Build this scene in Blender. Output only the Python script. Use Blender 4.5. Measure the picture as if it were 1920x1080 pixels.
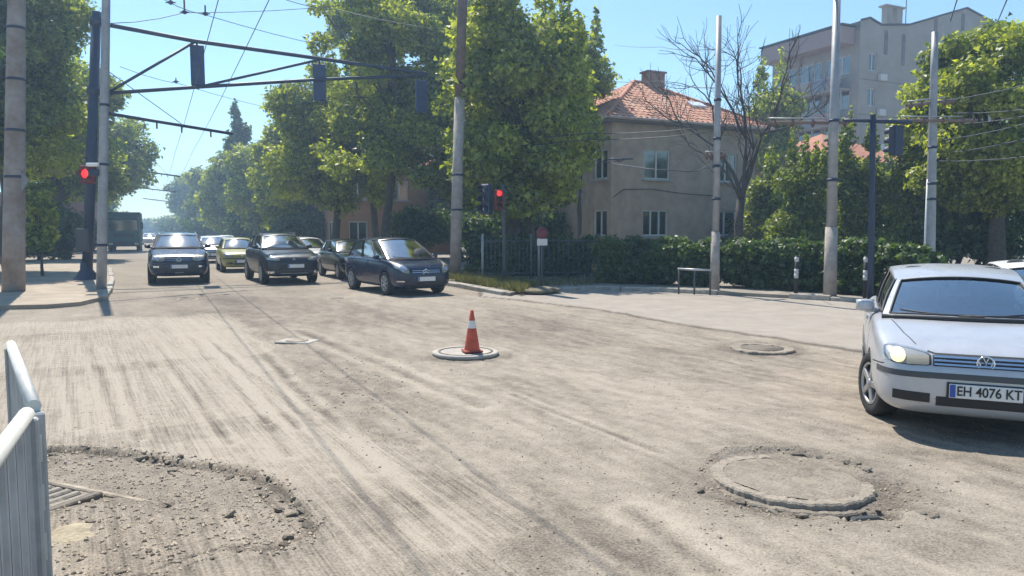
import bpy, bmesh, math, random
import numpy as np
from mathutils import Vector, Matrix
from mathutils.bvhtree import BVHTree

# ------------------------------------------------------------------ camera, sky, sun, exposure
for o in list(bpy.data.objects): bpy.data.objects.remove(o)
scene = bpy.context.scene
COL = scene.collection
F, CX, CY, HOR, CAMH = 1400.0, 960.0, 540.0, 431.0, 1.8
PITCH = math.atan((CY - HOR) / F)
cam_d = bpy.data.cameras.new("camera"); cam = bpy.data.objects.new("camera", cam_d); COL.objects.link(cam)
cam_d.sensor_width = 36; cam_d.lens = 36 * F / 1920; cam_d.clip_end = 6000; cam_d.clip_start = 0.05
cam.location = (0, 0, CAMH); cam.rotation_euler = (math.pi / 2 - PITCH, 0, 0)
scene.camera = cam
SUN_EL, SUN_AZ = math.radians(58), math.radians(-25)      # azimuth from +Y, positive towards +X
wd = bpy.data.worlds.new("World"); scene.world = wd; wd.use_nodes = True
wn = wd.node_tree.nodes; wl = wd.node_tree.links
sky = wn.new("ShaderNodeTexSky"); sky.sky_type = 'NISHITA'; sky.sun_disc = False
sky.sun_elevation = SUN_EL; sky.sun_rotation = SUN_AZ
sky.air_density = 1.0; sky.dust_density = 0.1; sky.ozone_density = 1.2; sky.altitude = 0
tint = wn.new("ShaderNodeMix"); tint.data_type = 'RGBA'; tint.blend_type = 'MULTIPLY'; tint.inputs[0].default_value = 1.0; tint.inputs[7].default_value = (.90, 1.06, 1.08, 1)
wl.new(sky.outputs[0], tint.inputs[6]); wl.new(tint.outputs[2], wn["Background"].inputs[0]); wn["Background"].inputs[1].default_value = 0.108
sun_d = bpy.data.lights.new("sun", 'SUN'); sun_d.energy = 4.9; sun_d.angle = math.radians(0.53); sun_d.color = (1.0, 0.93, 0.82)
sun = bpy.data.objects.new("sun", sun_d); COL.objects.link(sun)
_sd = Vector((math.sin(SUN_AZ) * math.cos(SUN_EL), math.cos(SUN_AZ) * math.cos(SUN_EL), math.sin(SUN_EL)))
sun.rotation_euler = _sd.to_track_quat('Z', 'Y').to_euler(); sun.location = (-10, 20, 40)
scene.view_settings.view_transform = 'Standard'; scene.view_settings.look = 'None'
scene.view_settings.exposure = 0.68; scene.view_settings.gamma = 1.0
scene.cycles.max_bounces = 6; scene.cycles.transparent_max_bounces = 12
scene.cycles.diffuse_bounces = 3; scene.cycles.glossy_bounces = 3; scene.cycles.transmission_bounces = 4

# ------------------------------------------------------------------ pixel helpers (1920x1080 photo pixels)
_cp, _sp = math.cos(PITCH), math.sin(PITCH)
def ray(u, v):
    a = (u - CX) / F; b = -(v - CY) / F
    return Vector((a, _cp + b * _sp, -_sp + b * _cp))
def P(u, v, z=0.0):                       # where the pixel's ray meets height z
    d = ray(u, v); t = (z - CAMH) / d.z
    return Vector((d.x * t, d.y * t, z))
def PY(u, v, Y):                          # where the pixel's ray meets depth Y
    d = ray(u, v); t = Y / d.y
    return Vector((d.x * t, Y, CAMH + d.z * t))
TH = math.radians(25.6)
SD = Vector((-math.sin(TH), math.cos(TH), 0))     # along the street, away
RD = Vector((math.cos(TH), math.sin(TH), 0))      # across, to the right

# ------------------------------------------------------------------ materials
MATS = {}
def mat(name, col, rough=0.7, metal=0.0, var=0.0, vscale=6.0, bump=0.0, bscale=30.0, col2=None, coat=0.0, emit=None, estr=1.0, spec=0.5):
    if name in MATS: return MATS[name]
    m = bpy.data.materials.new(name); m.use_nodes = True; MATS[name] = m
    nt = m.node_tree; b = nt.nodes["Principled BSDF"]
    b.inputs["Base Color"].default_value = (*col, 1); b.inputs["Roughness"].default_value = rough
    b.inputs["Metallic"].default_value = metal; b.inputs["Coat Weight"].default_value = coat
    b.inputs["Specular IOR Level"].default_value = spec
    if coat: b.inputs["Coat Roughness"].default_value = 0.06
    tc = nt.nodes.new("ShaderNodeTexCoord")
    if var or col2:
        n = nt.nodes.new("ShaderNodeTexNoise"); n.inputs["Scale"].default_value = vscale; n.inputs["Detail"].default_value = 6
        n.inputs["Roughness"].default_value = 0.65
        nt.links.new(tc.outputs["Object"], n.inputs["Vector"])
        r = nt.nodes.new("ShaderNodeValToRGB"); r.color_ramp.elements[0].position = 0.35; r.color_ramp.elements[1].position = 0.68
        c2 = col2 or tuple(c * (1 - var) for c in col)
        r.color_ramp.elements[0].color = (*c2, 1); r.color_ramp.elements[1].color = (*[min(1, c * (1 + var * .6)) for c in col], 1)
        nt.links.new(n.outputs[0], r.inputs[0]); nt.links.new(r.outputs[0], b.inputs["Base Color"])
    if bump:
        n2 = nt.nodes.new("ShaderNodeTexNoise"); n2.inputs["Scale"].default_value = bscale; n2.inputs["Detail"].default_value = 5
        nt.links.new(tc.outputs["Object"], n2.inputs["Vector"])
        bp = nt.nodes.new("ShaderNodeBump"); bp.inputs["Strength"].default_value = bump; bp.inputs["Distance"].default_value = 0.02
        nt.links.new(n2.outputs[0], bp.inputs["Height"]); nt.links.new(bp.outputs[0], b.inputs["Normal"])
    if emit:
        b.inputs["Emission Color"].default_value = (*emit, 1); b.inputs["Emission Strength"].default_value = estr
    return m
def paint(name, col, metal=0.0, rough=0.32):
    m = mat(name, col, rough=rough, metal=metal, coat=0.35, spec=.35, var=0.10, vscale=3.0)
    nt = m.node_tree; b = nt.nodes["Principled BSDF"]      # a film of road dust breaks up the gloss
    n = nt.nodes.new("ShaderNodeTexNoise"); n.inputs["Scale"].default_value = 7; n.inputs["Detail"].default_value = 8
    mr = nt.nodes.new("ShaderNodeMapRange"); mr.inputs[3].default_value = max(.05, rough - .1); mr.inputs[4].default_value = rough + .1
    nt.links.new(n.outputs[0], mr.inputs[0]); nt.links.new(mr.outputs[0], b.inputs["Roughness"])
    return m
def glass_mat(name, tint, fac=0.0, fscale=1.0):
    m = bpy.data.materials.new(name); m.use_nodes = True; MATS[name] = m
    nt = m.node_tree; nt.nodes.clear()
    out = nt.nodes.new("ShaderNodeOutputMaterial"); mx = nt.nodes.new("ShaderNodeMixShader")
    tr = nt.nodes.new("ShaderNodeBsdfTransparent"); tr.inputs[0].default_value = (*tint, 1)
    gl = nt.nodes.new("ShaderNodeBsdfGlossy"); gl.inputs[0].default_value = (1, 1, 1, 1); gl.inputs[1].default_value = 0.08
    fr = nt.nodes.new("ShaderNodeFresnel"); fr.inputs[0].default_value = 1.55
    ad = nt.nodes.new("ShaderNodeMath"); ad.operation = 'ADD'; ad.inputs[1].default_value = fac; ad.use_clamp = True
    ml = nt.nodes.new("ShaderNodeMath"); ml.operation = 'MULTIPLY'; ml.inputs[1].default_value = fscale
    nt.links.new(fr.outputs[0], ml.inputs[0]); nt.links.new(ml.outputs[0], ad.inputs[0]); nt.links.new(ad.outputs[0], mx.inputs[0])
    nt.links.new(tr.outputs[0], mx.inputs[1]); nt.links.new(gl.outputs[0], mx.inputs[2]); nt.links.new(mx.outputs[0], out.inputs[0])
    return m
GLASS = glass_mat("car_glass", (.26, .36, .44), .36)
DGLASS = glass_mat("dark_car_glass", (.10, .13, .15), .08)
HGLASS = glass_mat("lamp_glass", (.92, .91, .88), .0, .35)
WGLASS = glass_mat("window_glass", (.25, .3, .33), .12)

# ------------------------------------------------------------------ object helpers
def tag(o, label=None, cat=None, group=None, kind=None):
    if label: o["label"] = label
    if cat: o["category"] = cat
    if group: o["group"] = group
    if kind: o["kind"] = kind
    return o
def thing(name, loc=(0, 0, 0), rz=0.0, label=None, cat=None, group=None, kind=None):
    o = bpy.data.objects.new(name, None); COL.objects.link(o); o.empty_display_size = .2
    o.location = loc; o.rotation_euler = (0, 0, rz)
    return tag(o, label, cat, group, kind)
def link(name, me, parent=None, loc=None):
    o = bpy.data.objects.new(name, me); COL.objects.link(o)
    if parent is not None: o.parent = parent
    if loc is not None: o.location = loc
    return o
def copy_tree(o, parent=None):
    c = o.copy(); COL.objects.link(c); c.parent = parent
    for ch in list(o.children): copy_tree(ch, c)
    return c
class MB:
    def __init__(s): s.v = []; s.f = []; s.m = []; s.sm = []
    def add(s, vs, fs, mi=0, smooth=False):
        n = len(s.v); s.v += [tuple(p) for p in vs]
        for f in fs: s.f.append([n + i for i in f]); s.m.append(mi); s.sm.append(smooth)
        return s
    def box(s, c, size, rz=0.0, mi=0, rot=None, bev=0.0):
        x, y, z = [d / 2 for d in size]
        M = rot if rot is not None else Matrix.Rotation(rz, 3, 'Z')
        if bev:
            b = min(bev, x * .9, y * .9, z * .9); pts = []
            for zz, k in ((-z, 1), (-z + b, 0), (z - b, 0), (z, 1)):
                xx, yy = x - b * k, y - b * k
                for (a, e) in ((-xx + b * (1 - k), -yy), (xx - b * (1 - k), -yy), (xx, -yy + b * (1 - k)), (xx, yy - b * (1 - k)), (xx - b * (1 - k), yy), (-xx + b * (1 - k), yy), (-xx, yy - b * (1 - k)), (-xx, -yy + b * (1 - k))):
                    pts.append(Vector(c) + M @ Vector((a, e, zz)))
            fs = [list(range(7, -1, -1)), list(range(24, 32))]
            for r in range(3):
                for i in range(8): fs.append([r * 8 + i, r * 8 + (i + 1) % 8, r * 8 + 8 + (i + 1) % 8, r * 8 + 8 + i])
            return s.add(pts, fs, mi)
        pts = [Vector(c) + M @ Vector((sx * x, sy * y, sz * z)) for sz in (-1, 1) for sx, sy in ((-1, -1), (1, -1), (1, 1), (-1, 1))]
        return s.add(pts, [(3, 2, 1, 0), (4, 5, 6, 7), (0, 1, 5, 4), (1, 2, 6, 5), (2, 3, 7, 6), (3, 0, 4, 7)], mi)
    def tube(s, pts, rad, n=8, mi=0, cap=True, smooth=True):
        pts = [Vector(p) for p in pts]; rr = rad if isinstance(rad, (list, tuple)) else [rad] * len(pts)
        vs = []; prev = None
        for i, p in enumerate(pts):
            t = (pts[min(i + 1, len(pts) - 1)] - pts[max(i - 1, 0)]).normalized()
            if prev is None:
                a = Vector((0, 0, 1)) if abs(t.z) < .9 else Vector((1, 0, 0)); u = t.cross(a).normalized()
            else: u = (prev - t * prev.dot(t)).normalized()
            prev = u; w = t.cross(u)
            for k in range(n):
                an = 2 * math.pi * k / n; vs.append(p + (u * math.cos(an) + w * math.sin(an)) * rr[i])
        fs = [(i * n + k, i * n + (k + 1) % n, i * n + n + (k + 1) % n, i * n + n + k) for i in range(len(pts) - 1) for k in range(n)]
        s.add(vs, fs, mi, smooth)
        if cap:
            m = len(s.v) - len(vs); s.f.append(list(range(m + n - 1, m - 1, -1))); s.m.append(mi); s.sm.append(False)
            s.f.append(list(range(len(s.v) - n, len(s.v)))); s.m.append(mi); s.sm.append(False)
        return s
    def lathe(s, prof, c=(0, 0, 0), n=24, axis='z', mi=0, smooth=True):
        vs = []
        for r, h in prof:
            for k in range(n):
                a = 2 * math.pi * k / n; x, y = r * math.cos(a), r * math.sin(a)
                q = (x, y, h) if axis == 'z' else ((h, x, y) if axis == 'x' else (y, h, x))
                vs.append(Vector(c) + Vector(q))
        fs = [(i * n + k, i * n + (k + 1) % n, i * n + n + (k + 1) % n, i * n + n + k) for i in range(len(prof) - 1) for k in range(n)]
        return s.add(vs, fs, mi, smooth)
    def prism(s, poly, z0, z1, mi=0):
        n = len(poly)
        vs = [(p[0], p[1], z0) for p in poly] + [(p[0], p[1], z1) for p in poly]
        fs = [list(range(n - 1, -1, -1)), list(range(n, 2 * n))] + [(i, (i + 1) % n, n + (i + 1) % n, n + i) for i in range(n)]
        return s.add(vs, fs, mi)
    def sell(s, c, size, e=0.5, nu=16, nv=10, mi=0, M=None):   # rounded lump (superellipsoid)
        vs = []; sg = lambda q, p: math.copysign(abs(q) ** p, q)
        for j in range(nv + 1):
            ph = -math.pi / 2 + math.pi * j / nv
            for i in range(nu):
                th = 2 * math.pi * i / nu
                q = Vector((size[0] / 2 * sg(math.cos(ph), e) * sg(math.cos(th), e), size[1] / 2 * sg(math.cos(ph), e) * sg(math.sin(th), e), size[2] / 2 * sg(math.sin(ph), e)))
                vs.append(Vector(c) + (M @ q if M is not None else q))
        fs = [(j * nu + i, j * nu + (i + 1) % nu, j * nu + nu + (i + 1) % nu, j * nu + nu + i) for j in range(nv) for i in range(nu)]
        return s.add(vs, fs, mi, True)
    def mesh(s, name, mats):
        me = bpy.data.meshes.new(name); me.from_pydata(s.v, [], s.f)
        for m in (mats if isinstance(mats, (list, tuple)) else [mats]): me.materials.append(m)
        me.polygons.foreach_set("material_index", s.m); me.polygons.foreach_set("use_smooth", s.sm)
        me.update(); return me
    def build(s, name, mats, parent=None, loc=None): return link(name, s.mesh(name, mats), parent, loc)
def np_mesh(name, V, Q, m, attrs=None, smooth=False):
    me = bpy.data.meshes.new(name); nv, nf, k = len(V), len(Q), Q.shape[1]
    me.vertices.add(nv); me.vertices.foreach_set("co", V.astype(np.float32).ravel())
    me.loops.add(nf * k); me.loops.foreach_set("vertex_index", Q.astype(np.int32).ravel())
    me.polygons.add(nf); me.polygons.foreach_set("loop_start", np.arange(0, nf * k, k, dtype=np.int32))
    me.polygons.foreach_set("loop_total", np.full(nf, k, dtype=np.int32))
    if smooth: me.polygons.foreach_set("use_smooth", np.ones(nf, dtype=bool))
    me.update(calc_edges=True); me.materials.append(m)
    for an, a in (attrs or {}).items():
        at = me.attributes.new(an, 'FLOAT', 'POINT'); at.data.foreach_set("value", a.astype(np.float32))
    return me
def sh(a, b, x):
    t = np.clip((x - a) / (b - a), 0, 1); return t * t * (3 - 2 * t)
def vnoise(x, y, seed=0):
    xi = np.floor(x).astype(np.int64); yi = np.floor(y).astype(np.int64); fx = x - xi; fy = y - yi
    def h(a, b):
        n = (a * 374761393 + b * 668265263 + seed * 144269504) & 0x7fffffff
        n = ((n ^ (n >> 13)) * 1274126177) & 0x7fffffff
        return ((n ^ (n >> 16)) & 0xffff) / 65535.0
    ux = fx * fx * (3 - 2 * fx); uy = fy * fy * (3 - 2 * fy)
    return (h(xi, yi) * (1 - ux) + h(xi + 1, yi) * ux) * (1 - uy) + (h(xi, yi + 1) * (1 - ux) + h(xi + 1, yi + 1) * ux) * uy
def fbm(x, y, o=4, seed=0):
    s = 0; a = .5; t = 0
    for i in range(o): s = s + a * vnoise(x, y, seed + i * 17); t += a; a *= .5; x = x * 2.03; y = y * 2.03
    return s / t
def poly_sdf(px, py, poly):               # signed distance, positive inside
    d = np.full(px.shape, 1e9); inside = np.zeros(px.shape, bool); n = len(poly)
    for i in range(n):
        ax, ay = poly[i][0], poly[i][1]; bx, by = poly[(i + 1) % n][0], poly[(i + 1) % n][1]
        ex, ey = bx - ax, by - ay; t = np.clip(((px - ax) * ex + (py - ay) * ey) / (ex * ex + ey * ey + 1e-9), 0, 1)
        d = np.minimum(d, np.hypot(px - ax - t * ex, py - ay - t * ey))
        c = ((ay > py) != (by > py)) & (px < (bx - ax) * (py - ay) / (by - ay + 1e-12) + ax); inside ^= c
    return np.where(inside, d, -d)

# ------------------------------------------------------------------ ground, road, pavements
def pix_poly(pts, z=0.0): return [tuple(P(u, v, z)[:2]) for u, v in pts]
HOLE = pix_poly([(-260, 860), (40, 840), (110, 834), (230, 842), (330, 852), (400, 868), (470, 884), (520, 905), (575, 955), (600, 1000), (520, 1030), (420, 1022), (350, 1050), (260, 1085), (120, 1120), (-260, 1200)])
MILLED = pix_poly([(-500, 610), (60, 604), (200, 596), (420, 592), (452, 612), (540, 668), (600, 735), (660, 800), (760, 900), (860, 1010), (950, 1100), (500, 1400), (-1200, 1400), (-1200, 640)])
INTACT = pix_poly([(900, 556), (965, 562), (1120, 581), (1300, 612), (1450, 634), (1560, 652), (1640, 664), (1760, 690), (2300, 800), (2600, 600), (2600, 470), (900, 470)])
PATCHES = [pix_poly(p) for p in ([(520, 640), (700, 640), (780, 700), (760, 770), (640, 765), (560, 700)],
                                 [(905, 590), (1060, 596), (1170, 628), (1130, 650), (960, 640), (880, 620)],
                                 [(300, 548), (620, 560), (760, 600), (520, 650), (430, 600), (300, 590)],
                                 [(860, 900), (960, 900), (1060, 960), (1120, 1040), (980, 1040), (900, 980)],
                                 [(1230, 640), (1420, 652), (1560, 690), (1380, 720), (1180, 690)],
                                 [(1720, 980), (1850, 970), (1900, 1030), (1760, 1040)])]
RUTS = [((262, 600), (430, 830), .035), ((330, 598), (545, 850), .055), ((350, 600), (500, 790), .03), ((470, 640), (840, 1015), .05), ((345, 600), (700, 880), .05), ((150, 605), (225, 800), .05), ((205, 600), (262, 820), .035), ((100, 605), (150, 800), .04),
        ((960, 740), (1240, 850), .035), ((1190, 960), (1350, 1075), .07), ((560, 620), (900, 760), .08), ((400, 640), (560, 800), .04)]
MANH = P(1482, 893); CONE = P(873, 663); SMH = P(557, 641); BRK = P(1428, 652)
TM = math.radians(30.5); MDX, MDY = -math.sin(TM), math.cos(TM)
def seg_d(x, y, a, b):
    ex, ey = b[0] - a[0], b[1] - a[1]; t = np.clip(((x - a[0]) * ex + (y - a[1]) * ey) / (ex * ex + ey * ey), 0, 1)
    return np.hypot(x - a[0] - t * ex, y - a[1] - t * ey)
def ground_fields(x, y):
    x = np.asarray(x, float); y = np.asarray(y, float)
    al = x * MDX + y * MDY; ac = x * MDY - y * MDX
    near = 1 - sh(14, 34, np.hypot(x, y))
    wob = (fbm(x * 1.7, y * 1.7, 4, 3) - .5)
    mil = sh(-.10, .12, poly_sdf(x, y, MILLED) + wob * 1.0 + (fbm(x * .5, y * .5, 2, 91) - .5) * 1.2)
    isd = poly_sdf(x, y, INTACT) + (fbm(x * 3, y * 3, 3, 9) - .5) * .16
    seam = np.exp(-((isd - .02) / .07) ** 2) * (.5 + fbm(x * 1.3, y * 1.3, 2, 19))
    itc = sh(-.03, .06, isd) * (1 - .9 * np.clip(seam, 0, 1))
    hs = poly_sdf(x, y, HOLE) + (fbm(x * 4, y * 4, 4, 21) - .5) * .22
    hole = sh(-.008, .02, hs) * (.22 + .78 * sh(4.5, 5.5, y + wob * .8))
    z = (fbm(x * .6, y * .6, 3, 1) - .5) * .014 * near + (fbm(x * 5, y * 5, 4, 2) - .5) * .008 * near * (1 - .7 * itc)
    coarse = fbm(x * 14, y * 14, 3, 5) - .5
    z = z + coarse * .011 * near * (1 - mil) * (1 - itc)
    groove = np.sin(ac * 2 * math.pi / .115 + fbm(ac * 2, al * .5, 2, 8) * 5)
    gm = sh(.35, .6, fbm(ac * .9, al * .35, 3, 44))
    gnear = 1 - sh(4.5, 7.5, np.hypot(x, y))
    z = z + groove * .0035 * mil * gnear * gm - .014 * mil * near + .028 * itc * near
    gnear = 1 - sh(4.5, 7.5, np.hypot(x, y))
    dust = .60 + (fbm(ac * .55, al * .16, 4, 11) - .5) * .42 + (fbm(ac * 3.1, al * .35, 3, 12) - .5) * .28 + wob * .25
    dust = dust + .22 * mil + groove * .08 * mil * gm * gnear + .40 * itc + (fbm(ac * 9, al * .4, 2, 71) - .5) * .26 * mil * (1 - sh(9, 16, np.hypot(x, y)))
    dust = dust - .75 * seam + (fbm(ac * 9, al * 2.6, 4, 23) - .5) * .60 * (1 - mil) * (1 - itc) * near
    dust = dust - .22 * mil * sh(.60, .72, vnoise(al * 1.25 + 3, ac * .22, 55)) * fbm(ac * 11, al * 2, 2, 57) * 1.6
    for i, pl in enumerate(PATCHES):
        dust = dust - .15 * sh(-.25, .35, poly_sdf(x, y, pl) + wob * 1.1) * (.75 + .5 * fbm(x * 3, y * 3, 3, 31 + i))
    for (a, b, w) in RUTS:
        pa, pb = P(*a), P(*b); d = seg_d(x + wob * .05, y, pa, pb)
        z = z - .006 * np.exp(-(d / w) ** 2) + .004 * np.exp(-((d - w * 2) / w) ** 2)
        dust = dust - .20 * np.exp(-(d / w) ** 2) * (.5 + fbm(al * 1.5, ac * 3, 2, 63)) + .26 * np.exp(-((d - w * 2.2) / w) ** 2)
    # dug-out hole in the lower left, lumpy bottom
    z = z - hole * (.035 + .035 * sh(0, .35, hs) - .05 * (fbm(x * 6, y * 6, 4, 51) - .3) * sh(.03, .2, hs)) + .012 * np.exp(-((hs + .05) / .06) ** 2)
    dust = dust * (1 - hole * .26) + hole * .35 * fbm(x * 5, y * 5, 3, 61)
    mil = mil * (1 - .8 * hole)
    dust = dust - .55 * np.exp(-((hs - .03) / .035) ** 2)
    # broken ring round the big manhole
    for C, R, dep in ((MANH, .56, .05), (CONE, .50, .02), (BRK, .46, .035)):
        dx, dy = x - C.x, y - C.y; r = np.hypot(dx, dy); rn = r + (fbm(x * 5, y * 5, 3, 77) - .5) * .3
        front = sh(-.4, .7, -dy / (r + 1e-6) + .25 * dx / (r + 1e-6))
        rim = sh(R + .34, R + .10, rn)
        z = z - dep * rim * (.25 + .75 * front)
        back = np.exp(-((rn - R - .14) / .07) ** 2) * sh(.1, .8, dy / (r + 1e-6) + .35 * dx / (r + 1e-6))
        z = z + dep * 1.0 * back
        dust = dust - .25 * rim * front + .12 * back
    cav = sh(.19, .12, np.hypot((x - MANH.x - .22) * .8, (y - MANH.y + .70) * 1.3) + (fbm(x * 9, y * 9, 3, 15) - .5) * .08)
    z = z - .07 * cav; dust = dust - .5 * cav  # cavity lowered and its shade put into the ground tone
    rub = sh(.15, .6, hole) * 1.0
    for C, R in ((MANH, .95), (BRK, .8)): rub = np.maximum(rub, sh(R + .25, R - .2, np.hypot(x - C.x, y - C.y)))
    return z, np.clip(dust, 0, 1.2), mil, itc, rub
def gz(x, y): return float(ground_fields(np.array([x]), np.array([y]))[0][0])
def grow(a, step, g, lim):
    r = []; s = step; p = a
    while abs(p) < lim: p += s if lim > 0 else -s; r.append(p); s *= g
    return r
xs = np.arange(-4.3, 5.2, .028); ys = np.arange(3.5, 8.0, .026)
left, s_ = [], .028
p_ = xs[0]
while p_ > -300: s_ *= 1.035; p_ -= s_; left.append(p_)
right, s_ = [], .028; p_ = xs[-1]
while p_ < 150: s_ *= 1.035; p_ += s_; right.append(p_)
up, s_ = [], .026; p_ = ys[-1]
while p_ < 620: s_ *= 1.016; p_ += s_; up.append(p_)
xs = np.array(left[::-1] + list(xs) + right); ys = np.array([-40, -15, -4, 0, 1.5, 2.6, 3.1] + list(ys) + up)
GX, GY = np.meshgrid(xs, ys); gx, gy = GX.ravel(), GY.ravel()
gz_, dust_, mil_, itc_, rub_ = ground_fields(gx, gy)
nx, ny = len(xs), len(ys)
ii = (np.arange(ny - 1)[:, None] * nx + np.arange(nx - 1)[None, :]).ravel()
GQ = np.stack([ii, ii + 1, ii + nx + 1, ii + nx], 1)

def road_material():
    m = bpy.data.materials.new("dusty_milled_asphalt"); m.use_nodes = True; nt = m.node_tree; N = nt.nodes.new; L = nt.links.new
    b = nt.nodes["Principled BSDF"]; b.inputs["Roughness"].default_value = .95; b.inputs["Specular IOR Level"].default_value = .15
    def attr(n):
        a = N("ShaderNodeAttribute"); a.attribute_name = n; return a.outputs["Fac"]
    tc = N("ShaderNodeTexCoord")
    def noise(sc, det=5, vec=None, rough=.6):
        n = N("ShaderNodeTexNoise"); n.inputs["Scale"].default_value = sc; n.inputs["Detail"].default_value = det; n.inputs["Roughness"].default_value = rough
        L(vec or tc.outputs["Object"], n.inputs["Vector"]); return n.outputs[0]
    def math_(op, a, c, clamp=False):
        n = N("ShaderNodeMath"); n.operation = op; n.use_clamp = clamp
        for i, q in enumerate((a, c)):
            if isinstance(q, (int, float)): n.inputs[i].default_value = q
            else: L(q, n.inputs[i])
        return n.outputs[0]
    mp = N("ShaderNodeMapping"); mp.vector_type = 'TEXTURE'; mp.inputs["Rotation"].default_value = (0, 0, TM); mp.inputs["Scale"].default_value = (1, 60, 1)
    L(tc.outputs["Object"], mp.inputs["Vector"])
    streak = noise(48, 4, mp.outputs[0], .75); grain = noise(55, 4); lump = noise(9, 6); fine = noise(160, 2)
    d = math_('ADD', attr("dust"), math_('MULTIPLY', math_('SUBTRACT', grain, .5), 1.35))
    d = math_('ADD', d, math_('MULTIPLY', math_('SUBTRACT', lump, .5), .75))
    d = math_('ADD', d, math_('MULTIPLY', math_('SUBTRACT', streak, .5), math_('ADD', math_('MULTIPLY', attr("milled"), 1.25), .45)))
    r = N("ShaderNodeValToRGB"); e = r.color_ramp.elements
    e[0].position = .0; e[0].color = (.104, .091, .077, 1); e[1].position = 1.0; e[1].color = (.392, .343, .283, 1)
    for p, c in ((.28, (.175, .151, .124)), (.55, (.268, .232, .189)), (.8, (.334, .290, .236))):
        q = e.new(p); q.color = (*c, 1)
    L(d, r.inputs[0])
    mx = N("ShaderNodeMix"); mx.data_type = 'RGBA'; ir = N("ShaderNodeValToRGB"); ir.color_ramp.elements[0].position = .3; ir.color_ramp.elements[1].position = .7; ir.color_ramp.elements[0].color = (.25, .223, .195, 1); ir.color_ramp.elements[1].color = (.38, .346, .304, 1)
    L(noise(1.6, 8, None, .75), ir.inputs[0]); L(ir.outputs[0], mx.inputs[7])
    L(math_('MULTIPLY', attr("intact"), .75), mx.inputs[0]); L(r.outputs[0], mx.inputs[6])
    sp = N("ShaderNodeMapRange"); sp.inputs[1].default_value = .28; sp.inputs[2].default_value = .46; sp.inputs[3].default_value = .45; sp.inputs[4].default_value = 1.0
    L(fine, sp.inputs[0])
    ml = N("ShaderNodeMix"); ml.data_type = 'RGBA'; ml.blend_type = 'MULTIPLY'; ml.inputs[0].default_value = .8
    L(mx.outputs[2], ml.inputs[6]); L(sp.outputs[0], ml.inputs[7]); L(ml.outputs[2], b.inputs["Base Color"])
    bh = math_('ADD', math_('MULTIPLY', grain, .8), math_('ADD', math_('MULTIPLY', streak, math_('MULTIPLY', attr("milled"), .8)), math_('MULTIPLY', noise(30, 6, None, .75), math_('ADD', math_('MULTIPLY', attr("rubble"), 2.2), .5))))
    bp = N("ShaderNodeBump"); bp.inputs["Strength"].default_value = .8; bp.inputs["Distance"].default_value = .014
    L(bh, bp.inputs["Height"]); L(bp.outputs[0], b.inputs["Normal"])
    return m
ROADM = road_material()
def road_attrs(me, dust, rubble=.5):
    n = len(me.vertices); co = np.empty(n * 3); me.vertices.foreach_get("co", co); co = co.reshape(n, 3)
    for an, a in (("dust", dust + (fbm(co[:, 0] * 6 + 3, co[:, 1] * 6 + 7, 3, 5) - .5) * .5), ("rubble", np.full(n, rubble)), ("milled", np.zeros(n)), ("intact", np.zeros(n))):
        at = me.attributes.new(an, 'FLOAT', 'POINT'); at.data.foreach_set("value", a.astype(np.float32))
road = link("road", np_mesh("road", np.stack([gx, gy, gz_], 1), GQ, ROADM, {"dust": dust_, "milled": mil_, "intact": itc_, "rubble": rub_}, True))
tag(road, "dusty milled asphalt of the crossroads and street", kind="structure")
g = MB(); g.add([(-3000, -200, -.35), (3000, -200, -.35), (3000, 4000, -.35), (-3000, 4000, -.35)], [(0, 1, 2, 3)])
tag(g.build("ground", mat("earth", (.12, .10, .07), .95, var=.3)), "bare earth beyond the streets", kind="structure")

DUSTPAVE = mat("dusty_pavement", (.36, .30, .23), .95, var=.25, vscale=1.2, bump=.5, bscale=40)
GREYPAVE = mat("grey_pavement", (.27, .24, .20), .95, var=.25, vscale=1.5, bump=.5, bscale=40)  # greyer and darker than the left pavement
KERB = mat("kerb_concrete", (.38, .355, .31), .9, var=.35, vscale=5, bump=.4)
# left pavement with its broken corner
lp_px = [(-900, 640), (-250, 592), (0, 581), (90, 579), (150, 574), (192, 564), (205, 548), (210, 530), (206, 508), (196, 494), (120, 491), (20, 492), (20, 484), (120, 480), (190, 471), (215, 462), (244, 450), (268, 441), (281, 436)]
lp = [P(u, v, 0) for u, v in lp_px]
lpoly = [(p.x, p.y) for p in lp] + [(-420, 500), (-420, 60), (-60, 12)]
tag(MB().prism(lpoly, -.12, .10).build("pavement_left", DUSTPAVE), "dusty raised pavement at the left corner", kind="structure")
# right pavement
rp_px = [(955, 557), (985, 549), (1100, 545), (1230, 548), (1345, 554), (1480, 561), (1640, 570), (1900, 590), (2400, 640)]
rp = [P(u, v, 0) for u, v in rp_px]; R0 = rp[0]
far = R0 + SD * 520
rpoly = [(far.x, far.y), (R0.x, R0.y)] + [(p.x, p.y) for p in rp[1:]] + [(150, 15), (150, 560)]
tag(MB().prism(rpoly, -.12, .11).build("pavement_right", GREYPAVE), "shaded pavement along the house and hedge", kind="structure")
def kerb_line(pts, name, label, z=.0, n0=0):
    root = thing(name, pts[0], 0, label, "kerb"); o = Vector(pts[0]); rnd = random.Random(n0)
    for a, b in zip(pts, pts[1:]):
        a = Vector(a); b = Vector(b); d = b - a; L_ = d.length; n = max(1, int(L_ / 1.0)); rz = math.atan2(d.y, d.x)
        for i in range(n):
            c = a + d * ((i + .5) / n) - o
            MB().box((c.x, c.y, .045 + rnd.uniform(-.02, .02)), (L_ / n - .015, .16, .19), rz + rnd.uniform(-.02, .02), bev=.02).build("kerb_stone", KERB, root)
    return root
kerb_line([rp[1], rp[2], rp[3], rp[4]], "stone_kerb", "low kerb of stones in shade in front of the house hedge", n0=1)
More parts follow.
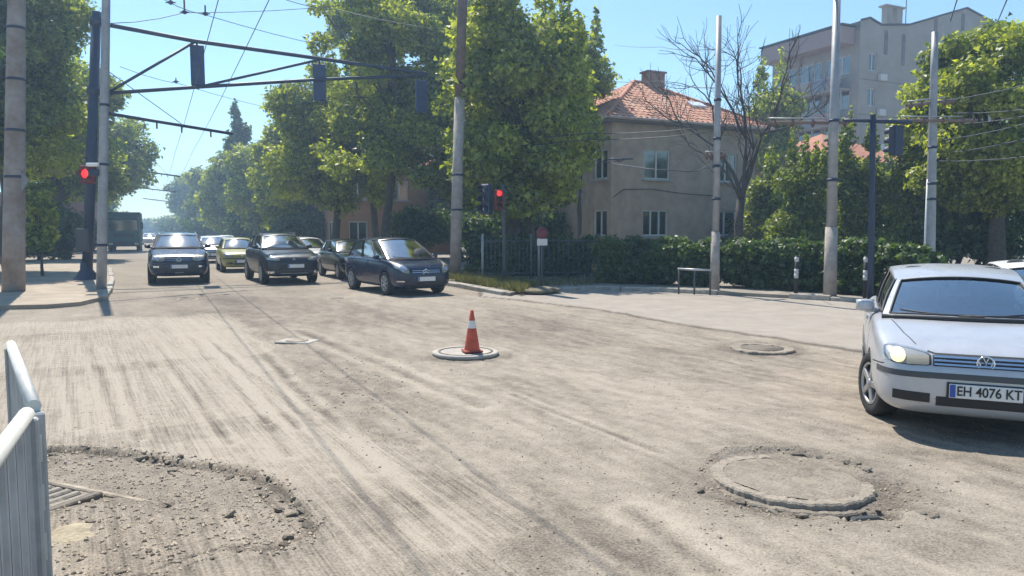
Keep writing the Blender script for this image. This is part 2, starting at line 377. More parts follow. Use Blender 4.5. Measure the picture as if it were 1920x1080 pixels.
kerb_line([rp[5], rp[6], rp[7]], "stone_kerb", "low stone kerb beside the forked lamp pole, reaching the silver car", n0=2)
kerb_line([R0 + SD * .3, R0 + SD * 6, R0 + SD * 14, R0 + SD * 26], "stone_kerb", "kerb along the grass verge beside the dark minivan", n0=3)
kerb_line([lp[5], lp[6], lp[7], lp[8]], "stone_kerb", "worn kerb round the left pavement corner by the signal mast", n0=4)

# ------------------------------------------------------------------ vegetation
def leaf_mat(name, dark, light, trans=.45):
    m = bpy.data.materials.new(name); m.use_nodes = True; nt = m.node_tree; nt.nodes.clear(); N = nt.nodes.new; L = nt.links.new
    out = N("ShaderNodeOutputMaterial"); a = N("ShaderNodeAttribute"); a.attribute_name = "tint"
    r = N("ShaderNodeValToRGB"); r.color_ramp.elements[0].color = (*dark, 1); r.color_ramp.elements[1].color = (*light, 1)
    L(a.outputs["Fac"], r.inputs[0])
    df = N("ShaderNodeBsdfDiffuse"); tl = N("ShaderNodeBsdfTranslucent"); gl = N("ShaderNodeBsdfGlossy"); gl.inputs[1].default_value = .45
    L(r.outputs[0], df.inputs[0])
    hs = N("ShaderNodeMix"); hs.data_type = 'RGBA'; hs.blend_type = 'MULTIPLY'; hs.inputs[0].default_value = 1; hs.inputs[7].default_value = (1.2, 1.2, .42, 1)
    L(r.outputs[0], hs.inputs[6]); L(hs.outputs[2], tl.inputs[0])
    m1 = N("ShaderNodeMixShader"); m1.inputs[0].default_value = trans; L(df.outputs[0], m1.inputs[1]); L(tl.outputs[0], m1.inputs[2])
    m2 = N("ShaderNodeMixShader"); m2.inputs[0].default_value = .05; L(m1.outputs[0], m2.inputs[1]); L(gl.outputs[0], m2.inputs[2])
    L(m2.outputs[0], out.inputs[0]); return m
LEAF_A = leaf_mat("leaf_fresh", (.075, .125, .022), (.56, .61, .09), .6)
LEAF_B = leaf_mat("leaf_mid", (.055, .10, .022), (.43, .50, .085), .6)
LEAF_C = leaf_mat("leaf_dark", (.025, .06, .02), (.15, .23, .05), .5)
BARK = mat("bark", (.10, .085, .065), .95, var=.4, vscale=9, bump=.9, bscale=18)
BARK_D = mat("bark_grey", (.075, .065, .06), .95, var=.4, vscale=9, bump=.9, bscale=18)
def leaf_mesh(name, clumps, n, leaf, m, rng, shell=.5):
    C = np.array([c[:3] for c in clumps], float); R = np.array([c[3:6] for c in clumps], float)
    w = (R[:, 0] * R[:, 1] * R[:, 2]) ** .72; w /= w.sum(); k = rng.choice(len(C), n, p=w)
    d = rng.normal(size=(n, 3)); d /= np.linalg.norm(d, axis=1)[:, None]
    rad = shell + (1.08 - shell) * rng.random(n) ** .7
    # ragged: noise lumps along the direction
    rad *= 1 + .18 * np.sin(d[:, 0] * 7 + k) * np.sin(d[:, 1] * 6 + k * 2) + .14 * np.sin(d[:, 2] * 9 + k * 3)
    pos = C[k] + d * R[k] * rad[:, None]
    nrm = d * .55 + rng.normal(size=(n, 3)) * .6 + np.array([0, 0, .35]); nrm /= np.linalg.norm(nrm, axis=1)[:, None]
    a = rng.normal(size=(n, 3)); u = np.cross(nrm, a); u /= np.linalg.norm(u, axis=1)[:, None]; v = np.cross(nrm, u)
    s = leaf * (.55 + .9 * rng.random(n)); ln = s[:, None] * u * .62; wd_ = s[:, None] * v * .36
    V = np.empty((n, 3, 3)); V[:, 0] = pos - ln; V[:, 1] = pos + wd_ * 1.25 + ln * .35; V[:, 2] = pos - wd_ * 1.25 + ln * .6
    ct = rng.random(len(C)); tint = np.clip(.05 + .75 * rng.random(n) ** 1.3 + .45 * (ct[k] - .4), 0, 1)
    return np_mesh(name, V.reshape(-1, 3), np.arange(n * 3).reshape(n, 3), m, {"tint": np.repeat(tint, 3)})
def crown_clumps(rng, c, r, n, cr, hollow=.35, flat=.8):
    out = []
    for i in range(n):
        d = rng.normal(size=3); d /= np.linalg.norm(d); d = np.sign(d) * np.abs(d) ** .8; f = hollow + (1 - hollow) * rng.random() ** .6
        q = cr * (.65 + .7 * rng.random()); f2 = max(.1, f)
        p = [c[j] + d[j] * max(r[j] - q * .8, .1) * f2 for j in range(3)]
        out.append((*p, q, q, q * flat))
    return out
def limb_path(a, b, rng, n=5, wig=.12):
    a = np.array(a, float); b = np.array(b, float); L_ = np.linalg.norm(b - a); pts = []
    for i in range(n + 1):
        t = i / n; p = a + (b - a) * t; p[2] += math.sin(t * math.pi) * L_ * .10
        if 0 < i < n: p += rng.normal(size=3) * wig * L_ * .35
        pts.append(p)
    return pts
def tree(name, label, base, height, crown, tr=.2, nclump=26, cr=None, nleaf=20000, leaf=.2, lm=None, bark=None, seed=1, group=None, lean=(0, 0), extra=None, cat="tree", stems=1, hollow=.3, fork=.35, spikes=0):
    rng = np.random.default_rng(seed); root = thing(name, base, 0, label, cat, group); nleaf = int(nleaf * .70); leaf *= 1.06
    c, r = crown; cr = cr or min(r) * .42
    cl = crown_clumps(rng, c, r, nclump, cr, hollow) + list(extra or [])
    for i in range(spikes):
        a = rng.random() * 6.283; q = .25 + .6 * rng.random(); x, y = c[0] + math.cos(a) * r[0] * q * .8, c[1] + math.sin(a) * r[1] * q * .8
        zt = c[2] + r[2] * math.sqrt(max(.05, 1 - (q * .8) ** 2)); hh = cr * (1.2 + 1.2 * rng.random())
        cl += [(x, y, zt + hh * k, cr * (.55 - .38 * k), cr * (.55 - .38 * k), cr * .7) for k in (0, .45, .9)]
    t = MB(); top = np.array([c[0] * .8 + lean[0], c[1] * .8 + lean[1], c[2] + r[2] * .35])
    for s in range(stems):
        off = np.array([(s - (stems - 1) / 2) * tr * 3.2, rng.normal() * .1, 0]) if stems > 1 else np.zeros(3)
        tp = top + (rng.normal(size=3) * r[0] * .3 if stems > 1 else 0)
        pts = [off + np.array([0, 0, -.1])] + [off + (tp - off) * q + rng.normal(size=3) * .04 * height * np.array([.35, .35, 0]) * (0 < q < 1) for q in (.12, .3, .5, .7, .88, 1)]
        t.tube(pts, [tr * 1.35, tr * 1.05, tr * .9, tr * .75, tr * .55, tr * .35, tr * .12], 9)
        for i in rng.permutation(len(cl))[:min(len(cl), 12 if stems == 1 else 5)]:
            q = fork + .45 * rng.random(); a = off + (tp - off) * q
            t.tube(limb_path(a, cl[i][:3], rng), [tr * .42 * (1 - j / 6.5) for j in range(6)], 6)
    t.build("trunk", bark or BARK, root)
    link("crown", leaf_mesh("crown", cl, nleaf, leaf, lm or LEAF_B, rng), root)
    return root
def ptree(px, Y, top, bot, hw, label, name="broadleaf_tree", z0=.1, depth=1.0, **k):
    b = PY(px, HOR, Y); b.z = z0
    zt = PY(px, top, Y).z - z0; zb = PY(px, bot, Y).z - z0; w = hw / F * Y
    c = (0, 0, (zt + zb) / 2); r = (w, w * depth, (zt - zb) / 2)
    return tree(name, label, b, zt, (c, r), **k)
GR = "street trees in the right-hand row"; GL = "street trees in the left-hand row"
# right-hand row, near to far
ptree(738, 38, -190, 425, 165, "tall street tree with dark trunk behind the black hatchback and minivan", lm=LEAF_A, tr=.22, nclump=90, cr=.85, nleaf=80000, leaf=.17, seed=3, group=GR)
ptree(975, 28.5, -10, 425, 165, "broad fresh green tree in front of the house's left wall", lm=LEAF_A, tr=.16, nclump=90, cr=.8, nleaf=80000, leaf=.17, seed=4, group=GR, stems=3, spikes=9)
ptree(862, 40, -150, 415, 140, "tall tree rising behind the concrete pole in the middle", lm=LEAF_B, tr=.22, nclump=70, cr=.9, nleaf=60000, leaf=.19, seed=5, group=GR)
ptree(1090, 38.5, 62, 330, 62, "slim upright tree crown touching the house's roof corner", lm=LEAF_A, tr=.12, nclump=34, cr=.62, nleaf=24000, leaf=.17, seed=6, group=GR, spikes=3)
ptree(628, 44, 128, 425, 132, "wide street tree behind the dark crossover", lm=LEAF_A, tr=.24, nclump=80, cr=.95, nleaf=62000, leaf=.21, seed=7, group=GR, spikes=2)
ptree(705, 47, -70, 330, 95, "tall thin-leaved tree top above the signal gantry", lm=LEAF_B, tr=.22, nclump=46, cr=.9, nleaf=26000, leaf=.22, seed=8, group=GR)
ptree(546, 60, 205, 440, 82, "street tree with leaning crown left of the wide one", lm=LEAF_A, tr=.24, nclump=56, cr=1.1, nleaf=40000, leaf=.27, seed=9, group=GR, spikes=2)
ptree(500, 76, 240, 442, 70, "bushy street tree beside the poplar", lm=LEAF_A, tr=.24, nclump=44, cr=1.2, nleaf=28000, leaf=.33, seed=10, group=GR)
ptree(452, 84, 210, 430, 26, "narrow pointed poplar standing above the street row", name="poplar_tree", lm=LEAF_C, tr=.2, nclump=34, cr=.85, nleaf=18000, leaf=.3, seed=11, spikes=2)
ptree(436, 98, 278, 445, 60, "street tree past the poplar, above the charcoal crossover's roof", lm=LEAF_A, tr=.24, nclump=40, cr=1.4, nleaf=22000, leaf=.4, seed=12, group=GR)
ptree(392, 130, 296, 445, 52, "far street tree above the yellow-green car", lm=LEAF_A, tr=.25, nclump=36, cr=1.7, nleaf=18000, leaf=.5, seed=13, group=GR)
ptree(354, 170, 316, 445, 40, "far street tree above the blue-black SUV's roof", lm=LEAF_B, tr=.25, nclump=30, cr=1.9, nleaf=14000, leaf=.6, seed=14, group=GR)
ptree(326, 240, 400, 440, 34, "low hazy tree at the far end of the street", lm=LEAF_B, tr=.25, nclump=22, cr=2.2, nleaf=8000, leaf=.8, seed=15)
ptree(280, 300, 410, 440, 40, "low tree closing the street's vanishing point", lm=LEAF_B, tr=.25, nclump=22, cr=2.6, nleaf=8000, leaf=1.0, seed=16)
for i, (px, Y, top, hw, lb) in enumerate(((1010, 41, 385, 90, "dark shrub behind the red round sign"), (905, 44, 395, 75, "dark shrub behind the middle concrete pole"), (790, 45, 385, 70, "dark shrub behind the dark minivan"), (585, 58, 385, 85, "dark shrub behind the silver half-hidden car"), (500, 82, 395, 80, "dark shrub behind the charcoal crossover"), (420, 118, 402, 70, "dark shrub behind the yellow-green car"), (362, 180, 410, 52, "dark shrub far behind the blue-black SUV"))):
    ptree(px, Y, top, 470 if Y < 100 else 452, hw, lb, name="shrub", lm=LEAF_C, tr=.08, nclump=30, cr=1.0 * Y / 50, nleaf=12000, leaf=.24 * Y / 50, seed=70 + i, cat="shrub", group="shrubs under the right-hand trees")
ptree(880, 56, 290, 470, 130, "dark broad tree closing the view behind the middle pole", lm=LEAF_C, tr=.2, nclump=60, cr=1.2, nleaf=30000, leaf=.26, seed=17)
# left-hand row
ptree(22, 31, -140, 372, 160, "large dark tree behind the thick concrete pole at left", lm=LEAF_B, tr=.3, nclump=100, cr=.9, nleaf=80000, leaf=.17, seed=20, group=GL)
ptree(-150, 27, -160, 380, 170, "dark tree at the left edge of the picture", lm=LEAF_C, tr=.28, nclump=50, cr=1.0, nleaf=30000, leaf=.2, seed=21, group=GL)
ptree(118, 46, 60, 410, 128, "dark tree behind the signal mast", lm=LEAF_B, tr=.28, nclump=80, cr=1.05, nleaf=62000, leaf=.22, seed=22, group=GL)
ptree(190, 64, 185, 400, 100, "tree leaning over the street behind the grey lamp pole", lm=LEAF_B, tr=.28, nclump=60, cr=1.2, nleaf=46000, leaf=.28, seed=23, group=GL)
ptree(165, 105, 330, 440, 62, "far left tree beside the green truck", lm=LEAF_B, tr=.25, nclump=34, cr=1.5, nleaf=18000, leaf=.42, seed=24, group=GL)
ptree(228, 170, 396, 440, 34, "small far tree peeping over the green truck", lm=LEAF_B, tr=.22, nclump=20, cr=1.8, nleaf=9000, leaf=.6, seed=25, group=GL)
ptree(76, 27.5, 325, 490, 34, "sunlit yellow-green sapling beside the thick concrete pole", name="sapling", lm=LEAF_A, tr=.05, nclump=24, cr=.34, nleaf=9000, leaf=.13, seed=26)
for i, (px, Y, top, hw, lb) in enumerate(((-30, 40, 370, 130, "dark shrub at the left picture edge behind the pavement"), (70, 43, 368, 90, "dark shrub behind the sapling under the left trees"), (130, 62, 384, 52, "dark shrub left of the signal mast's foot"))):
    ptree(px, Y, top, 500, hw, lb, name="shrub", lm=LEAF_C, tr=.08, nclump=36, cr=.95, nleaf=14000, leaf=.22, seed=30 + i, cat="shrub", group="shrubs under the left trees")
# right side
ptree(1865, 26, 30, 410, 178, "big dome-shaped dense tree at the right edge", lm=LEAF_A, tr=.26, nclump=150, cr=.62, nleaf=95000, leaf=.14, seed=40, hollow=.6)
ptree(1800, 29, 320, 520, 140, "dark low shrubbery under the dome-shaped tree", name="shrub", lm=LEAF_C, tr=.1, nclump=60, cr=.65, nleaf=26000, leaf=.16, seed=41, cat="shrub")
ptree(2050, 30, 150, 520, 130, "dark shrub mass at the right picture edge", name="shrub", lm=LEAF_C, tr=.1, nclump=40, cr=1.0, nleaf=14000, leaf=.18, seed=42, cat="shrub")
for i, (px, Y, top, bot, hw, m_, nl, lb) in enumerate((
        (1500, 29, 296, 515, 66, LEAF_B, 24000, "leafy young tree between the slim pole and the forked lamp pole"),
        (1602, 30, 258, 515, 60, LEAF_B, 24000, "leafy young tree just right of the forked lamp pole"),
        (1694, 29, 262, 515, 48, LEAF_A, 20000, "bright leafy young tree left of the rightmost pole"),
        (1432, 33, 310, 515, 42, LEAF_B, 15000, "slim leafy young tree right of the bare tree trunk"),
        (1560, 36, 330, 520, 200, LEAF_C, 30000, "dark wide thicket behind the young trees by the hedge"),
        (1440, 50, 150, 345, 66, LEAF_A, 24000, "sunlit tree crown behind the bare branches"))):
    ptree(px, Y, top, bot, hw, lb, name="young_tree" if i != 4 else "thicket", lm=m_, tr=.07, nclump=60, cr=.45 if i < 4 else .9, nleaf=nl, leaf=.13 if i < 4 else .2, seed=50 + i, cat="tree" if i != 4 else "shrub", spikes=7 if i != 5 else 3, hollow=.15)

def bare_tree():
    rng = np.random.default_rng(77); b = PY(1386, HOR, 29.5); b.z = .1
    root = thing("bare_tree", b, 0, "leafless tree with spreading bare branches in front of the apartment block", "tree")
    t = MB(); tw = MB()
    def grow_(p, d, L_, r, lev):
        n = 4; pts = [p]; dd = d.copy()
        for i in range(n):
            dd = dd + rng.normal(size=3) * .13 + np.array([0, 0, .03]); dd /= np.linalg.norm(dd); pts.append(pts[-1] + dd * L_ / n)
        (t if r > .03 else tw).tube(pts, [r * (1 - .42 * i / n) for i in range(n + 1)], 7 if r > .05 else 4)
        if lev == 0: return
        k = 3 if lev > 2 else 4
        for j in range(k):
            q = pts[-1] if j < 2 else pts[rng.integers(1, n)]
            sp = rng.normal(size=3) * (.55 if j else .35); nd = dd + sp + np.array([0, 0, .12]); nd /= np.linalg.norm(nd)
            grow_(q, nd, L_ * (.62 + .22 * rng.random()), r * (.60 if j < 2 else .46), lev - 1)
    t.tube([(0, 0, -.1), (.03, .02, 1.2), (-.04, 0, 2.4), (.05, 0, 3.65)], [.27, .23, .21, .19], 10)
    for (dx, dy, dz, L_, r) in ((-.30, .1, 1, 2.9, .12), (.10, -.1, 1, 3.2, .13), (.46, .15, 1, 3.3, .12), (-.62, -.1, .9, 2.3, .07), (.28, .3, 1, 2.6, .08)):
        d = np.array([dx, dy, dz]); d /= np.linalg.norm(d); grow_(np.array([.05, 0, 3.5]), d, L_, r * .95, 4)
    t.build("trunk", BARK_D, root); tw.build("twigs", BARK_D, root); root.scale = (.80, .80, .80)
bare_tree()

# clipped hedge along the right pavement
def hedge(pts, h, w, label, seed, nleaf, z0=.1):
    rng = np.random.default_rng(seed); o = Vector(pts[0]); root = thing("hedge", (o.x, o.y, z0), 0, label, "hedge")
    cl = []
    for a, b in zip(pts, pts[1:]):
        a = Vector(a) - o; b = Vector(b) - o; n = max(2, int((b - a).length / .42)); d = b - a
        for i in range(n):
            for zz in np.arange(.3, h, .4):
                c = a + d * ((i + .5) / n); q = w * .5
                cl.append((c.x + rng.normal() * .08, c.y + rng.normal() * .08, zz + rng.normal() * .07, q * (.8 + .5 * rng.random()), q, .32))
        for i in range(max(1, n // 3)):
            c = a + d * ((i + .5) / max(1, n // 3)); MB().tube([(c.x, c.y, -.05), (c.x + .05, c.y, h * .5), (c.x - .08, c.y + .05, h * .9)], [.035, .025, .01], 5).build("stem", BARK, root)
    link("foliage", leaf_mesh("foliage", cl, nleaf, .11, LEAF_C, rng, .6), root)
hp = [P(u, v, .1) for u, v in ((1128, 530), (1230, 533), (1330, 537))]
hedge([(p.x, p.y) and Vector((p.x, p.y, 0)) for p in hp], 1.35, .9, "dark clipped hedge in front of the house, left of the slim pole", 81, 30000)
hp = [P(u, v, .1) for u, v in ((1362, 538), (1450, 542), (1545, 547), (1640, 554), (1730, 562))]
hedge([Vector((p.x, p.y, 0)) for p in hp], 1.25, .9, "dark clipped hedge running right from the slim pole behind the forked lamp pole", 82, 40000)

hp = [P(u, v, .1) for u, v in ((890, 520), (1000, 517), (1115, 519))]  # hedge put in to darken the sunlit patches behind the fence
hedge([Vector((p.x, p.y, 0)) for p in hp], 1.3, .9, "dark hedge added behind the metal garden fence to darken the sunlit pavement", 83, 26000)
# rough grass on the verge beside the minivan
def grass(name, poly, n, hgt, label, seed, z0):
    rng = np.random.default_rng(seed); poly = np.array(poly); lo, hi = poly.min(0), poly.max(0)
    q = lo + (hi - lo) * rng.random((n * 3, 2)); q = q[poly_sdf(q[:, 0], q[:, 1], [tuple(p) for p in poly]) > 0][:n]; n = len(q)
    q = q[fbm(q[:, 0] * 1.2, q[:, 1] * 1.2, 3, seed) > .36]; n = len(q)
    an = rng.random(n) * 6.283; h = hgt * (.4 + rng.random(n)); w = .012 + .012 * rng.random(n)
    b = np.stack([q[:, 0], q[:, 1], np.full(n, z0)], 1); u = np.stack([np.cos(an), np.sin(an), 0 * an], 1) * w[:, None]
    lean = rng.normal(size=(n, 3)) * h[:, None] * .35; lean[:, 2] = h
    V = np.stack([b - u, b + u, b + lean], 1).reshape(-1, 3)
    o = link(name, np_mesh(name, V, np.arange(n * 3).reshape(n, 3), leaf_mat(name + "_leaf", (.08, .09, .025), (.20, .19, .07), .4), {"tint": np.repeat(rng.random(n), 3)}))
    tag(o, label, "grass", kind="stuff")
va = [R0 + RD * .35, R0 + SD * 10 + RD * .3, R0 + SD * 10 + RD * 1.9, R0 + SD * 1.5 + RD * 1.7]
grass("grass", [(p.x, p.y) for p in va], 16000, .22, "dry uncut grass on the verge by the minivan", 90, .1)
va = [P(1000, 545), P(1120, 541), P(1130, 530), P(1010, 530)]
grass("weeds", [(p.x, p.y) for p in va], 700, .12, "thin weeds at the corner of the shaded pavement", 91, .1)
m_ = MB()
for i in range(30):
    q = R0 + SD * (i * .34 + .3) + RD * (1.0 + .3 * math.sin(i * 1.7)); m_.sell((q.x, q.y, .1), (.9 + .3 * math.sin(i), .8, .16 + .06 * math.sin(i * 2.3)), 1.0, 10, 6)
tag(m_.build("earth_bank", mat("verge_earth", (.20, .17, .11), .95, var=.35, vscale=4, bump=.7)), "low earth bank of the verge under the dry grass", kind="structure")

# ------------------------------------------------------------------ vehicles
TYRE = mat("tyre_rubber", (.022, .022, .023), .85, var=.3, vscale=20)
RIM = mat("wheel_metal", (.42, .42, .43), .4, metal=.7, var=.2)
BLACKP = mat("black_plastic", (.018, .018, .02), .55)
GREYP = mat("grey_plastic", (.07, .072, .078), .6)
CHROME = mat("chrome", (.75, .76, .78), .15, metal=1.0)
INTER = mat("car_interior", (.035, .035, .04), .8)
SEATM = mat("seat_fabric", (.075, .078, .085), .9, var=.2)
REFL = mat("lamp_reflector", (.36, .34, .29), .5, metal=.2)
BEAM = mat("lit_headlamp", (.9, .85, .6), .4, emit=(1.0, .80, .36), estr=.38)
AMBER = mat("indicator_amber", (.75, .30, .05), .35)
PLATEM = mat("number_plate_white", (.72, .72, .70), .45, var=.06)
PLATEB = mat("plate_blue", (.03, .08, .35), .45)
INK = mat("plate_ink", (.015, .015, .02), .5)
UNDER = mat("underbody", (.02, .02, .02), .9)
def text_mesh(txt, size, m, name="lettering", sx=1.0):
    c = bpy.data.curves.new(name, 'FONT'); c.body = txt; c.size = size; c.extrude = .0015; c.align_x = 'CENTER'; c.align_y = 'CENTER'; c.offset = size * .018
    o = bpy.data.objects.new(name, c); COL.objects.link(o); dg = bpy.context.evaluated_depsgraph_get()
    me = bpy.data.meshes.new_from_object(o.evaluated_get(dg)); bpy.data.objects.remove(o); bpy.data.curves.remove(c)
    me.transform(Matrix.Diagonal((sx, 1, 1, 1))); me.materials.clear(); me.materials.append(m); return me
def itp(tab, y):
    if y <= tab[0][0]: return tab[0][1:]
    for a, b in zip(tab, tab[1:]):
        if y <= b[0]:
            t = (y - a[0]) / (b[0] - a[0]); return tuple(p + (q - p) * t for p, q in zip(a[1:], b[1:]))
    return tab[-1][1:]
def shell(st, wheels, wr, m, width, levels=2):
    vs, fs = [], []; rings = []
    for (y, w, zb, zt) in st:
        h = zt - zb; half = [(.0, zb), (.62 * w, zb), (.90 * w, zb + .02), (.975 * w, zb + .10 * h / .5), (1.0 * w, zb + .42 * h), (.99 * w, zb + .70 * h), (.958 * w, zb + .925 * h), (.885 * w, zb + .985 * h), (.5 * w, zt), (0, zt + .006)]
        ring = [(x, y, z) for x, z in half] + [(-x, y, z) for x, z in half[-2:0:-1]]
        rings.append([len(vs) + i for i in range(len(ring))]); vs += ring
    n = len(rings[0])
    for a, b in zip(rings, rings[1:]):
        for i in range(n): fs.append((a[i], b[i], b[(i + 1) % n], a[(i + 1) % n]))
    fs.append(tuple(rings[0])); fs.append(tuple(rings[-1][::-1]))
    me = bpy.data.meshes.new("tmp"); me.from_pydata(vs, [], fs); me.update()
    bm = bmesh.new(); bm.from_mesh(me); bmesh.ops.recalc_face_normals(bm, faces=bm.faces); bm.to_mesh(me); bm.free()
    me.materials.append(m); o = link("tmp", me)
    md = o.modifiers.new("s", 'SUBSURF'); md.levels = levels; md.render_levels = levels
    cut = MB()
    for yw in wheels:
        for s in (-1, 1):
            x0, x1 = (width * .5 - .27) * s, (width * .5 + .2) * s
            cut.tube([(x0, yw, wr), (x1, yw, wr)], wr * 1.13, 28)
    cm = cut.mesh("cut", UNDER); co = link("cut", cm)
    bm = bmesh.new(); bm.from_mesh(cm); bmesh.ops.recalc_face_normals(bm, faces=bm.faces); bm.to_mesh(cm); bm.free()
    bo = o.modifiers.new("b", 'BOOLEAN'); bo.operation = 'DIFFERENCE'; bo.object = co; bo.solver = 'EXACT'
    dg = bpy.context.evaluated_depsgraph_get(); dg.update(); r = bpy.data.meshes.new_from_object(o.evaluated_get(dg))
    bpy.data.objects.remove(o); bpy.data.objects.remove(co)
    if len(r.materials) < 2: r.materials.append(UNDER)
    r.name = "body"; ctr = [0.0] * (3 * len(r.polygons)); r.polygons.foreach_get("center", ctr)
    r.polygons.foreach_set("use_smooth", [True] * len(r.polygons))
    try: r.set_sharp_from_angle(angle=math.radians(38))
    except Exception: pass
    return r
def strip(bvh, pts, axis, side, off, thick, wid=None):
    """grid pts[r][c] of 2-D coords thrown onto the body; gives a raised piece with edges"""
    R_, C_ = len(pts), len(pts[0]); vs = []; last = None; lastn = Vector((0, -1, 0)) if axis == 'front' else (Vector((0, 1, 0)) if axis == 'rear' else (Vector((side, 0, 0)) if axis == 'side' else Vector((0, 0, 1))))
    for row in pts:
        for a, b in row:
            if axis == 'front': o, d = Vector((a, -2, b)), Vector((0, 1, 0))
            elif axis == 'rear': o, d = Vector((a, 9, b)), Vector((0, -1, 0))
            elif axis == 'side': o, d = Vector((3 * side, a, b)), Vector((-side, 0, 0))
            else: o, d = Vector((a, b, 4)), Vector((0, 0, -1))
            h, nn = bvh.ray_cast(o, d)[:2]
            if nn is not None: lastn = nn if nn.dot(d) < 0 else -nn
            if h is None: h = (last if last is not None else o + d * 2.1); h = Vector((a, h.y, b)) if axis in ('front', 'rear') else (Vector((h.x, a, b)) if axis == 'side' else Vector((a, b, h.z)))
            last = h; vs.append((h + lastn * off, h - lastn * thick))
    V = [v[0] for v in vs] + [v[1] for v in vs]; n = R_ * C_; fs = []
    for i in range(R_ - 1):
        for j in range(C_ - 1):
            k = i * C_ + j; fs.append((k, k + 1, k + C_ + 1, k + C_))
    bd = [j for j in range(C_)] + [i * C_ + C_ - 1 for i in range(1, R_)] + [(R_ - 1) * C_ + j for j in range(C_ - 2, -1, -1)] + [i * C_ for i in range(R_ - 2, 0, -1)]
    for a, b in zip(bd, bd[1:] + bd[:1]): fs.append((a, b, b + n, a + n))
    return V, fs
def shape(tab, nx=10, nz=5, sg=1, shrink=0.0):        # tab: (x, zbottom, ztop)
    x0, x1 = tab[0][0], tab[-1][0]; rows = []; cx_ = (x0 + x1) / 2
    for j in range(nz + 1):
        row = []
        for i in range(nx + 1):
            x = x0 + (x1 - x0) * i / nx; lo, hi = itp(tab, x); mid = (lo + hi) / 2
            z = lo + (hi - lo) * j / nz; row.append((sg * (cx_ + (x - cx_) * (1 - shrink)), mid + (z - mid) * (1 - shrink)))
        rows.append(row)
    return rows
def line_rows(pts, w=.008):                           # thin strip following 2-D polyline
    rows = [[], []]
    q = []
    for a, b in zip(pts, pts[1:]):
        n = max(2, int(math.dist(a, b) / .06)); q += [(a[0] + (b[0] - a[0]) * i / n, a[1] + (b[1] - a[1]) * i / n) for i in range(n)]
    q.append(pts[-1])
    for i, p in enumerate(q):
        a = q[max(0, i - 1)]; b = q[min(len(q) - 1, i + 1)]; d = (b[0] - a[0], b[1] - a[1]); l = math.hypot(*d) or 1
        nx_, ny_ = -d[1] / l * w / 2, d[0] / l * w / 2; rows[0].append((p[0] + nx_, p[1] + ny_)); rows[1].append((p[0] - nx_, p[1] - ny_))
    return rows
_wheel = {}
def wheel_meshes(r, w, style):
    k = (round(r, 3), round(w, 3), style)
    if k in _wheel: return _wheel[k]
    t = MB(); t.lathe([(r * .66, -w / 2), (r * .93, -w / 2), (r * .99, -w * .40), (r, -w * .2), (r, w * .2), (r * .99, w * .40), (r * .93, w / 2), (r * .66, w / 2), (r * .62, w * .3), (r * .62, -w * .3), (r * .66, -w / 2)], n=32, axis='x')
    m = MB(); m.lathe([(r * .67, w * .46), (r * .62, w * .47), (r * .60, w * .30), (r * .20, w * .22), (.0, w * .22)], n=28, axis='x', mi=1)
    m.lathe([(r * .69, w * .44), (r * .685, w * .50), (r * .60, w * .50), (r * .59, w * .40)], n=28, axis='x')
    ns = 5 if style == 0 else 7
    for i in range(ns):
        a = 2 * math.pi * i / ns; c = Vector((w * .40, math.cos(a) * r * .38, math.sin(a) * r * .38))
        M = Matrix.Rotation(a, 3, 'X'); m.box(c, (w * .22, r * .50, r * (.20 if style == 0 else .14)), rot=M, bev=.008)
    m.lathe([(r * .16, w * .40), (r * .15, w * .54), (0, w * .55)], n=14, axis='x')
    _wheel[k] = (t.mesh("tyre", TYRE), m.mesh("rim", [RIM, BLACKP])); return _wheel[k]
